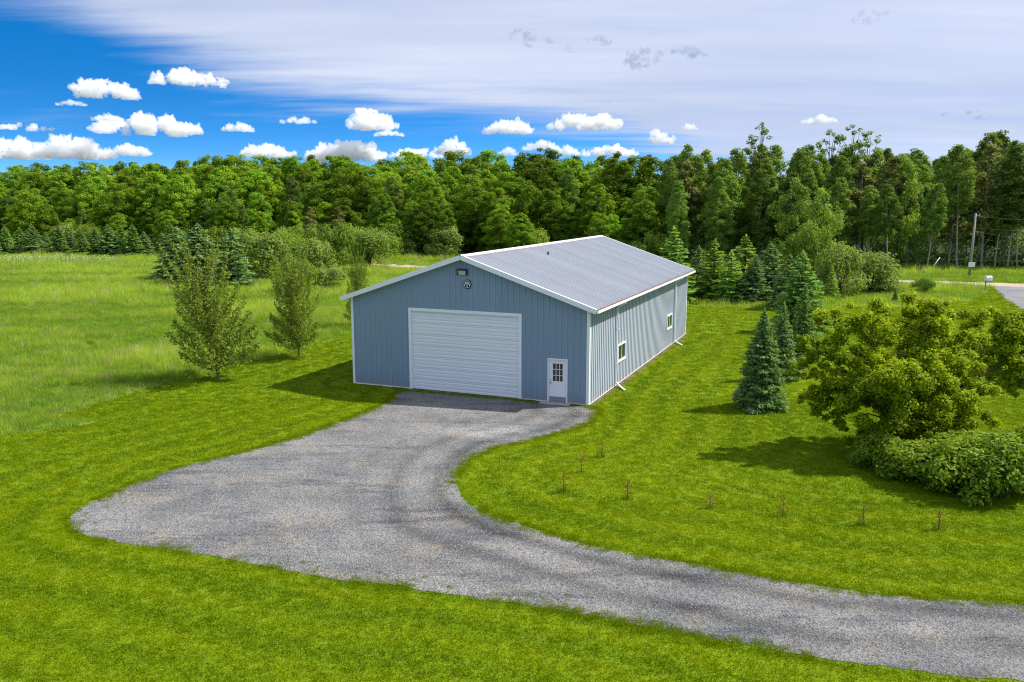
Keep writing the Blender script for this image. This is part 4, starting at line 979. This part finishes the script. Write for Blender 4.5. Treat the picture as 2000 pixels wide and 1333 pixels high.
sap = [make_sapling(950+i) for i in range(3)]
for i, (px, pb, pt, lab) in enumerate(((1101, 962, 920, 'nearest-left withered sapling, closest to the inside bend of the drive'), (1135, 924, 888, 'thin withered sapling just behind the one by the bend'),
                                      (1175, 893, 862, 'farthest withered sapling, nearest the barn'), (1226, 976, 938, 'withered sapling right of the drive bend, fourth from the left'),
                                      (1387, 994, 962, 'withered sapling at the left of the row of four'), (1528, 1008, 974, 'withered sapling second in the row of four'),
                                      (1685, 1026, 986, 'bushiest withered sapling, third in the row of four, with grass at its foot'), (1833, 1036, 994, 'right-most withered sapling in front of the shrub bed'))):
    x, y, _ = spot(px, pb); H = hz(px, pt, y); s = H/.62
    plant('withered_sapling', sap[i % 3], (x, y, 0), i*2.1, s*1.25, lab, 'sapling', 'withered saplings on the right lawn', ('stem', 'leaves', 'grass_tuft'), sz=s)

# ------------------------------------------------------------------ grass as stuff
def scatter(name, P, scale, itint, protos_, label, cat, zs=None):
    k = len(P); r = np.random.default_rng(len(P))
    me = bpy.data.meshes.new(name); me.vertices.add(k); me.vertices.foreach_set('co', np.asarray(P, np.float32).ravel())
    rot = np.c_[r.normal(size=(k, 2))*.06, r.random(k)*6.283].astype(np.float32)
    zs = np.ones(k) if zs is None else zs
    for nm, ty, arr in (('sc', 'FLOAT_VECTOR', np.c_[scale, scale, scale*zs]), ('rot', 'FLOAT_VECTOR', rot), ('itint', 'FLOAT', itint), ('idx', 'INT', r.integers(0, len(protos_), k))):
        a = me.attributes.new(nm, ty, 'POINT'); a.data.foreach_set('vector' if ty == 'FLOAT_VECTOR' else 'value', np.asarray(arr, np.int32 if ty == 'INT' else np.float32).ravel())
    o = bpy.data.objects.new(name, me); COL.objects.link(o); tag(o, label, cat, kind='stuff')
    ng = bpy.data.node_groups.new(name, 'GeometryNodeTree'); ng.interface.new_socket('Geometry', in_out='INPUT', socket_type='NodeSocketGeometry'); ng.interface.new_socket('Geometry', in_out='OUTPUT', socket_type='NodeSocketGeometry')
    N = ng.nodes; L = ng.links; gi = N.new('NodeGroupInput'); go = N.new('NodeGroupOutput')
    ip = N.new('GeometryNodeInstanceOnPoints'); ip.inputs['Pick Instance'].default_value = True
    L.new(gi.outputs[0], ip.inputs['Points'])
    gti = N.new('GeometryNodeGeometryToInstance')
    for p in protos_:
        oi = N.new('GeometryNodeObjectInfo'); oi.inputs['Object'].default_value = p; oi.inputs['As Instance'].default_value = False; L.new(oi.outputs['Geometry'], gti.inputs[0]) if len(protos_) == 1 else None
        if len(protos_) > 1:
            g1 = N.new('GeometryNodeGeometryToInstance'); L.new(oi.outputs['Geometry'], g1.inputs[0])
            if 'jn' not in locals(): jn = N.new('GeometryNodeJoinGeometry')
            L.new(g1.outputs[0], jn.inputs[0])
    L.new((jn if len(protos_) > 1 else gti).outputs[0], ip.inputs['Instance'])
    def na(nm, ty):
        n = N.new('GeometryNodeInputNamedAttribute'); n.data_type = ty; n.inputs[0].default_value = nm; return n.outputs[0]
    er = N.new('FunctionNodeEulerToRotation'); L.new(na('rot', 'FLOAT_VECTOR'), er.inputs[0]); L.new(er.outputs[0], ip.inputs['Rotation'])
    L.new(na('sc', 'FLOAT_VECTOR'), ip.inputs['Scale']); L.new(na('idx', 'INT'), ip.inputs['Instance Index'])
    L.new(ip.outputs[0], go.inputs[0])
    md = o.modifiers.new('scatter', 'NODES'); md.node_group = ng
    return o
def tuft(name, rad, nbl, h0, h1, wid, seed, material, droop=.3, seg=2):
    r = np.random.default_rng(seed); V = []; Fc = []; T = []
    for i in range(nbl):
        a = r.random()*6.28; q = rad*math.sqrt(r.random()); x, y = math.cos(a)*q, math.sin(a)*q; b = r.random()*6.28; h = h0+(h1-h0)*r.random()
        w = np.array([math.cos(b), math.sin(b), 0])*wid*(.6+.8*r.random()); l = np.array([math.cos(b+1.57+r.normal()*.5), math.sin(b+1.57+r.normal()*.5), 0])*h*(droop*(.4+r.random())); p = np.array([x, y, -.01]); k = len(V)
        V += [p-w/2, p+w/2, p+l*.35+np.array([0, 0, h*.6])-w*.35, p+l*.35+np.array([0, 0, h*.6])+w*.35, p+l+np.array([0, 0, h])]; Fc += [(k, k+1, k+3), (k, k+3, k+2), (k+2, k+3, k+4)]; t = r.random(); T += [t]*3
    return bpy.data.objects.new(name, mesh_np(name, np.array(V), np.array(Fc), material, T))
GL = leafmat('lawn_blades', (.078, .160, .001), (.262, .345, .002), .42, .12, .7, True, .05, .008)
GM = leafmat('meadow_blades', (.125, .250, .020), (.390, .520, .075), .5, .15, .7, True, .05, .012)
lt = [tuft('lawn_tuft%d' % i, .21, 70, .025, .065, .013, 40+i, GL, .6) for i in range(3)]
GS = leafmat('seed_stalks', (.26, .29, .09), (.48, .46, .22), .3, .1, .7, True, .1, .005)
mt = [tuft('meadow_tuft%d' % i, .34, 64, .22, .55, .020, 50+i, GM, .45) for i in range(7)]+[tuft('seed_tuft', .36, 22, .40, .72, .016, 58, GS, .25)]
def grid_pts(x0, x1, y0, y1, sp, r):
    gx, gy = np.meshgrid(np.arange(x0, x1, sp), np.arange(y0, y1, sp), indexing='ij'); P = np.c_[gx.ravel(), gy.ravel()]+(r.random((gx.size, 2))-.5)*sp*1.3
    px = P[:, 0]/P[:, 1]; return P[np.abs(px) < .68]
gr = np.random.default_rng(12); PL = []; SLs = []
for y0, y1, sp, s in ((13, 26, .165, .9), (26, 40, .22, 1.05), (40, 60, .32, 1.3), (60, 92, .5, 1.8)):
    p = grid_pts(-62, 78, y0, y1, sp, gr); PL.append(p); SLs.append(np.full(len(p), s))
P2 = np.concatenate(PL); S2 = np.concatenate(SLs)
k = inside(P2, LAWN) & ~inside(P2, DRIVE) & ~inside(P2, BARN_POLY) & ~inside(P2, ASPH); P2, S2 = P2[k], S2[k]
bp_ = np.array([[(p-Vector((BX, BY))).dot(BU.xy), (p-Vector((BX, BY))).dot(BV.xy)] for p in map(Vector, P2)])
k = ~((bp_[:, 0] > -.05) & (bp_[:, 0] < .28) & (bp_[:, 1] > 0) & (bp_[:, 1] < BL)); P2, S2 = P2[k], S2[k]
P3 = np.c_[P2, np.full(len(P2), .004)]
scatter('lawn_grass', P3, S2*(.9+.2*gr.random(len(P2))), np.clip(lawn_tint(P3)-.22, 0, 1), lt, 'short bright green mown grass covering the lawn', 'grass', .75+.6*gr.random(len(P2)))
# ragged grass creeping over the gravel edge
e = np.array(DRIVE); e = e[np.repeat(np.arange(len(e)), 14)]+gr.normal(size=(len(DRIVE)*14, 2))*.16
fr2 = fbm(e[:, 0]*.6, e[:, 1]*.6, 71); e = e[(fr2 > .40) & ~inside(e, BARN_POLY) & (gr.random(len(e)) < .75)]
scatter('verge_grass', np.c_[e, np.full(len(e), .008)], .35+.5*gr.random(len(e)), np.clip(.15+.4*gr.random(len(e)), 0, 1), lt, 'ragged grass creeping over the gravel edges', 'grass', 1.0+1.1*gr.random(len(e)))
q = np.array([tuple(G(px, py)[:2]) for px, py in zip(150+gr.random(2600)*1000, 930+gr.random(2600)*260)]); q = q[inside(q, DRIVE)]; dq = distpoly(q, DRIVE); q = q[gr.random(len(q)) < .75*np.exp(-dq/.5)]
scatter('gravel_weeds', np.c_[q, np.full(len(q), .012)], .16+.3*gr.random(len(q)), .1+.3*gr.random(len(q)), lt, 'small weeds sprouting through the gravel near its grassy edge', 'weeds', 1.2+gr.random(len(q)))
# tall meadow grass
PL = []; SLs = []
for y0, y1, sp, s in ((15, 46, .34, .85), (46, 75, .46, 1.0), (75, 110, .7, 1.35), (110, 165, 1.1, 1.9)):
    p = grid_pts(-110, 90, y0, y1, sp, gr); PL.append(p); SLs.append(np.full(len(p), s))
P2 = np.concatenate(PL); S2 = np.concatenate(SLs)
rdn = (P2-np.array(R0.xy))@np.array(RN.xy)
k = ~inside(P2, LAWN) & ~inside(P2, BARN_POLY) & ~inside(P2, ASPH) & ((np.abs(rdn) > 2.6) | ((P2-np.array(R0.xy))@np.array(RE.xy) > 72)) & (rdn < 26); P2, S2 = P2[k], S2[k]
x, y = P2[:, 0], P2[:, 1]; patch = fbm(x*.09, y*.20, 31); small = fbm(x*.7, y*.9, 37)
de = distpoly(P2, LAWN); hgt = np.clip(.55+1.6*(patch-.3)+.9*(small-.5), .25, 1.6)*np.clip(.55+de*.5, .6, 1)
scatter('meadow_grass', np.c_[P2, np.zeros(len(P2))], S2*(.8+.4*gr.random(len(P2))), np.clip(.30+2.0*(patch-.5)+.9*(small-.5), 0, 1), mt, 'tall uncut meadow grass left of the barn and along the road', 'grass', hgt/np.maximum(S2, 1)**.5)
# white flowers at the far end of the meadow
wf = MB(); wf.add([(-.06, 0, .45), (0, -.06, .47), (.06, 0, .45), (0, .06, .48)], [(0, 1, 2, 3)]); wf.tube([(0, 0, 0), (0, 0, .46)], [.006, .004], 4)
wfo = bpy.data.objects.new('wildflower', wf.mesh('wildflower', mat('flower_white', (.60, .60, .42), .8)))
fp = np.array([tuple(G(px, py)[:2]) for px, py in zip(gr.random(420)*235-10, 513+gr.normal(size=420)*2.6)])
scatter('white_wildflowers', np.c_[fp, np.full(len(fp), .12)], 1.0+.8*gr.random(len(fp)), np.full(len(fp), .5), [wfo], 'band of white wildflowers before the left spruce row', 'wildflowers')
# loose stones on the drive
bm = bmesh.new(); bmesh.ops.create_icosphere(bm, subdivisions=1, radius=.5)
for v in bm.verts: v.co *= .8+.4*random.random(); v.co.z *= .6
pm = bpy.data.meshes.new('pebble'); bm.to_mesh(pm); bm.free()
def pebmat():
    m = bpy.data.materials.new('loose_stone'); m.use_nodes = True; N = m.node_tree.nodes; L = m.node_tree.links
    oi = N.new('ShaderNodeAttribute'); oi.attribute_type = 'INSTANCER'; oi.attribute_name = 'itint'; cr = N.new('ShaderNodeValToRGB'); cr.color_ramp.elements[0].color = (.075, .08, .092, 1); cr.color_ramp.elements[1].color = (.36, .355, .34, 1)
    L.new(oi.outputs['Fac'], cr.inputs[0]); L.new(cr.outputs[0], N['Principled BSDF'].inputs['Base Color']); N['Principled BSDF'].inputs['Roughness'].default_value = .85; return m
pm.materials.append(pebmat()); pbo = bpy.data.objects.new('pebble', pm)
dmin, dmax = np.array(DRIVE).min(0), np.array(DRIVE).max(0); q = dmin+(dmax-dmin)*gr.random((120000, 2)); q = q[inside(q, DRIVE) & (np.abs(q[:, 0]/q[:, 1]) < .66) & (q[:, 1] > 14.5)]
scatter('loose_stones', np.c_[q, np.full(len(q), .014)], .022+.035*gr.random(len(q))**2.5, gr.random(len(q))**1.3, [pbo], 'loose crushed stones strewn over the gravel driveway', 'gravel')

# ------------------------------------------------------------------ roadside things
px0, pb0 = 1893, 541; x, y, _ = spot(px0, pb0); top = at(1906, 417, y)
pole = empty('utility_pole', (x, y, 0)); tag(pole, 'leaning grey wooden utility pole beside the dirt road on the right', 'utility pole')
t_ = MB(); t_.tube([(0, 0, -.3), (top.x-x, 0, top.z)], [.17, .11], 10); t_.build('shaft', WOODP, pole, smooth=True)
sg = MB(); zz = hz(1895, 517, y); sg.box(-.40, .40, -.30, -.26, zz-.28, zz+.28); so_ = sg.build('sign_plate', WHITE, pole, .01); so_.location.x = (top.x-x)*zz/top.z
ia = MB(); ia.bar((top.x-x-.05, -.02, top.z-.25), (top.x-x+.5, -.02, top.z-.30), .06, .08); ia.build('bracket_arm', STEEL, pole)
ins = MB(); ins.tube([(top.x-x+.45, -.02, top.z-.28), (top.x-x+.45, -.02, top.z-.06)], [.05, .06], 8); ins.build('insulator', mat('porcelain', (.45, .42, .38), .3), pole)
wd_ = -RE
for (dz, sag, rise_) in ((-.3, 1.5, .8), (-1.75, .8, .2), (-2.1, 1.6, -.4)):
    w = MB(); s0 = Vector((top.x, y, top.z+dz)); pts = []
    for k in range(19):
        t = k/18; p = s0+wd_*(15*t); p.z += rise_*t-sag*4*t*(1-t)*.5; pts.append(p)
    w.tube(pts, [.005]*19, 5); o = w.build('overhead_wire', mat('cable_grey', (.30, .30, .30), .6))
    tag(o, {-.3: 'top overhead wire running right from the utility pole', -1.75: 'middle straight overhead wire from the utility pole', -2.1: 'lowest sagging overhead wire from the utility pole'}[dz], 'wire', 'wires on the utility pole')
x, y, _ = spot(1924, 567); mb_ = empty('mailbox', (x, y, 0), .25); tag(mb_, 'white rural mailbox on a post at the paved driveway mouth', 'mailbox')
ps = MB(); ps.box(-.05, .05, -.05, .05, -.1, .92); ps.build('post', WOODP, mb_)
am = MB(); am.box(-.08, .62, -.05, .05, .92, .99); am.build('arm', WOODP, mb_)
bx = MB(); sh = [(-.17, 0), (.17, 0)]+[(.17*math.cos(a), .22+.17*math.sin(a)) for a in np.linspace(0, math.pi, 9)]; kk = len(sh)
bx.add([(xx, yy, 1.0+zz) for xx in (-.05, .62) for yy, zz in [(p[0]*1.2, p[1]*1.25) for p in sh]], [tuple(range(kk))[::-1], tuple(range(kk, 2*kk))]+[(i, (i+1) % kk, kk+(i+1) % kk, kk+i) for i in range(kk)])
bx.build('box', WHITE, mb_); fl = MB(); fl.box(.25, .29, -.24, -.21, 1.2, 1.5); fl.build('flag', mat('flag_red', (.35, .04, .03), .6), mb_)
def stick(name, p0, p1, r0, label, cat, m):
    a = Vector(spot(*p0)); b = at(p1[0], p1[1], a.y); s = MB(); s.tube([a-Vector((0, 0, .1)), b], [r0, r0*.8], 8); o = s.build(name, m, smooth=True); tag(o, label, cat); return o
YEL = mat('faded_yellow', (.42, .36, .10), .6)
stick('guy_marker', (1814, 531), (1836, 503), .06, 'white slanting guy-wire marker left of the utility pole', 'marker', WHITE)
stick('wooden_stake', (1806, 536), (1804, 521), .08, 'short weathered wooden stake by the slanting white marker', 'stake', WOODP)
stick('marker_post', (1885, 522), (1888, 503), .06, 'thin yellow marker post just left of the utility pole', 'marker', YEL)

# ------------------------------------------------------------------ clouds: real cumulus far out over the forest
CLOUDM = bpy.data.materials.new('cumulus'); CLOUDM.use_nodes = True
CLOUDM.node_tree.nodes.remove(CLOUDM.node_tree.nodes['Principled BSDF'])
cv_ = CLOUDM.node_tree.nodes.new('ShaderNodeVolumePrincipled'); cv_.inputs['Color'].default_value = (.995, .995, .995, 1); cv_.inputs['Density'].default_value = .042; cv_.inputs['Anisotropy'].default_value = .0
CLOUDM.node_tree.links.new(cv_.outputs[0], CLOUDM.node_tree.nodes['Material Output'].inputs['Volume'])
WISPM = bpy.data.materials.new('cloud_wisp'); WISPM.use_nodes = True; WISPM.node_tree.nodes.remove(WISPM.node_tree.nodes['Principled BSDF'])
pv = WISPM.node_tree.nodes.new('ShaderNodeVolumePrincipled'); pv.inputs['Color'].default_value = (.30, .36, .50, 1); pv.inputs['Density'].default_value = .011
WISPM.node_tree.links.new(pv.outputs[0], WISPM.node_tree.nodes['Material Output'].inputs['Volume'])
def cloud(px, py, w, h, label, seed, wisp=False, dist=4200.0):
    """billowy mass: heaps of spheres on a flat base, fused and roughened"""
    r = np.random.default_rng(seed); d = ray(px, py).normalized(); c0 = Vector((0, 0, CAM_H))+d*dist; sc = dist/F
    W_, H_ = w*sc/2, h*sc
    right = Vector((d.y, -d.x, 0)).normalized(); fwd = Vector((d.x, d.y, 0)).normalized()
    bm = bmesh.new(); n = 26 if not wisp else 16
    for i in range(n):
        u = r.random()*2-1; bell = (1-abs(u)**1.7); top = H_*(.30+.70*bell*(.6+.4*r.random()))
        R = (.16+.20*r.random())*min(H_*1.25, W_)*(.55+.45*bell); z = -H_/2+R*.55+max(0, top-1.4*R)*r.random()
        if wisp: R *= .62; z = (r.random()-.5)*H_*.8*bell+u*H_*.15*(1 if seed % 2 else -1)
        p = right*(u*(W_-R*.6))+fwd*(r.normal()*W_*.22)+Vector((0, 0, z))
        bmesh.ops.create_icosphere(bm, subdivisions=2, radius=R, matrix=Matrix.Translation(p) @ Matrix.Diagonal((1.15, 1.15, .85 if not wisp else .6, 1)))
    tmp = bpy.data.meshes.new('t'); bm.to_mesh(tmp); bm.free(); to = bpy.data.objects.new('t', tmp); COL.objects.link(to)
    md = to.modifiers.new('r', 'REMESH'); md.mode = 'VOXEL'; md.voxel_size = max(W_*2, H_*2)/(104 if not wisp else 48); md.use_smooth_shade = True
    dg = bpy.context.evaluated_depsgraph_get(); me = bpy.data.meshes.new_from_object(to.evaluated_get(dg)); bpy.data.objects.remove(to)
    k = len(me.vertices); co = np.empty(k*3, np.float32); me.vertices.foreach_get('co', co); co = co.reshape(-1, 3); no = np.empty(k*3, np.float32); me.vertices.foreach_get('normal', no); no = no.reshape(-1, 3)
    ls = min(W_, H_)*.22
    dsp = np.array([mnoise.fractal(Vector(v)/ls+Vector((seed, 0, 0)), .8, 2.1, 5) for v in co])
    co2 = co+no*(dsp[:, None]*ls*(1.1 if not wisp else .9)); co2[:, 2] = np.maximum(co2[:, 2], -H_*.52); me.vertices.foreach_set('co', co2.astype(np.float32).ravel())
    me.materials.clear(); me.materials.append(WISPM if wisp else CLOUDM); me.polygons.foreach_set('use_smooth', np.ones(len(me.polygons), bool)); me.update()
    o = inst('cumulus_cloud' if not wisp else 'cloud_wisp', me); o.location = c0; tag(o, label, 'cloud', 'cumulus clouds' if not wisp else 'grey cloud wisps')
CL = [(200, 168, 110, 40, 'rounded white cumulus at upper left in the blue gap'), (365, 147, 130, 34, 'flat-based white cumulus right of the upper left one'), (292, 240, 180, 40, 'long white cumulus low over the left forest'),
      (210, 228, 52, 15, 'small white cloud scrap touching the long left cumulus'), (140, 200, 50, 12, 'tiny white cloud below the rounded upper left cumulus'), (722, 230, 100, 44, 'bright white cumulus above the middle forest'),
      (760, 259, 56, 14, 'thin small cloud just under the bright middle cumulus'), (996, 244, 98, 34, 'white cumulus above the trees right of centre'), (1150, 234, 160, 34, 'long white cumulus with grey base right of centre'),
      (466, 246, 58, 20, 'small pale cloud right of the long left cumulus'), (585, 234, 78, 14, 'faint flat cloud between the left and middle cumulus'), (20, 286, 110, 40, 'cumulus bank at the far left treetops'),
      (135, 283, 125, 46, 'heaped cumulus bank over the left treetops'), (252, 290, 66, 26, 'small cumulus peeping over the left treetops'), (520, 290, 100, 34, 'cumulus peeping over the centre-left treetops'),
      (676, 288, 150, 52, 'tall heaped cumulus over the centre treetops'), (812, 297, 100, 24, 'low cumulus just above the treetops right of the heaped one'), (885, 284, 70, 34, 'puffed cumulus rising above the low centre bank'),
      (992, 296, 40, 18, 'tiny cumulus on the treetops beneath the right-of-centre cloud'), (1058, 282, 72, 24, 'small cumulus above the treetops over the barn ridge'), (1110, 294, 46, 20, 'small round cumulus on the treetops right of the ridge'),
      (1190, 292, 110, 26, 'low cumulus bank on the treetops left of the tall aspens'), (1290, 266, 54, 28, 'cumulus beside the first tall aspens'), (1346, 247, 34, 14, 'scrap of white cloud touching the tall aspen tops'),
      (1602, 232, 62, 18, 'white cloud behind the bare twigs of the right skyline'), (40, 246, 110, 14, 'thin grey-white cloud at the left edge')]
for i, (px, py, w, h, lab) in enumerate(CL): cloud(px, py, w, h, lab, 10+i, False, 4200-(i % 5)*150)
WS = [(1034, 75, 88, 36, 'grey wisp left-most of the upper group'), (1117, 95, 44, 16, 'small grey wisp below the upper group'), (1170, 80, 60, 26, 'grey wisp in the middle of the upper group'), (1252, 115, 96, 42, 'largest grey cloud wisp in the upper sky'),
      (1338, 104, 86, 34, 'slanting grey wisp right of the largest one'), (1702, 30, 60, 34, 'lone grey wisp at upper right'), (1885, 226, 90, 22, 'blue-grey wisp low at the right'), (1110, 181, 42, 12, 'small grey wisp above the long right cumulus'),
      (1186, 200, 44, 12, 'faint grey wisp just over the long right cumulus'), (916, 179, 24, 10, 'tiny grey wisp over the middle of the forest')]
for i, (px, py, w, h, lab) in enumerate(WS): cloud(px, py, w, h, lab, 60+i, True, 3600)
#@@PART5
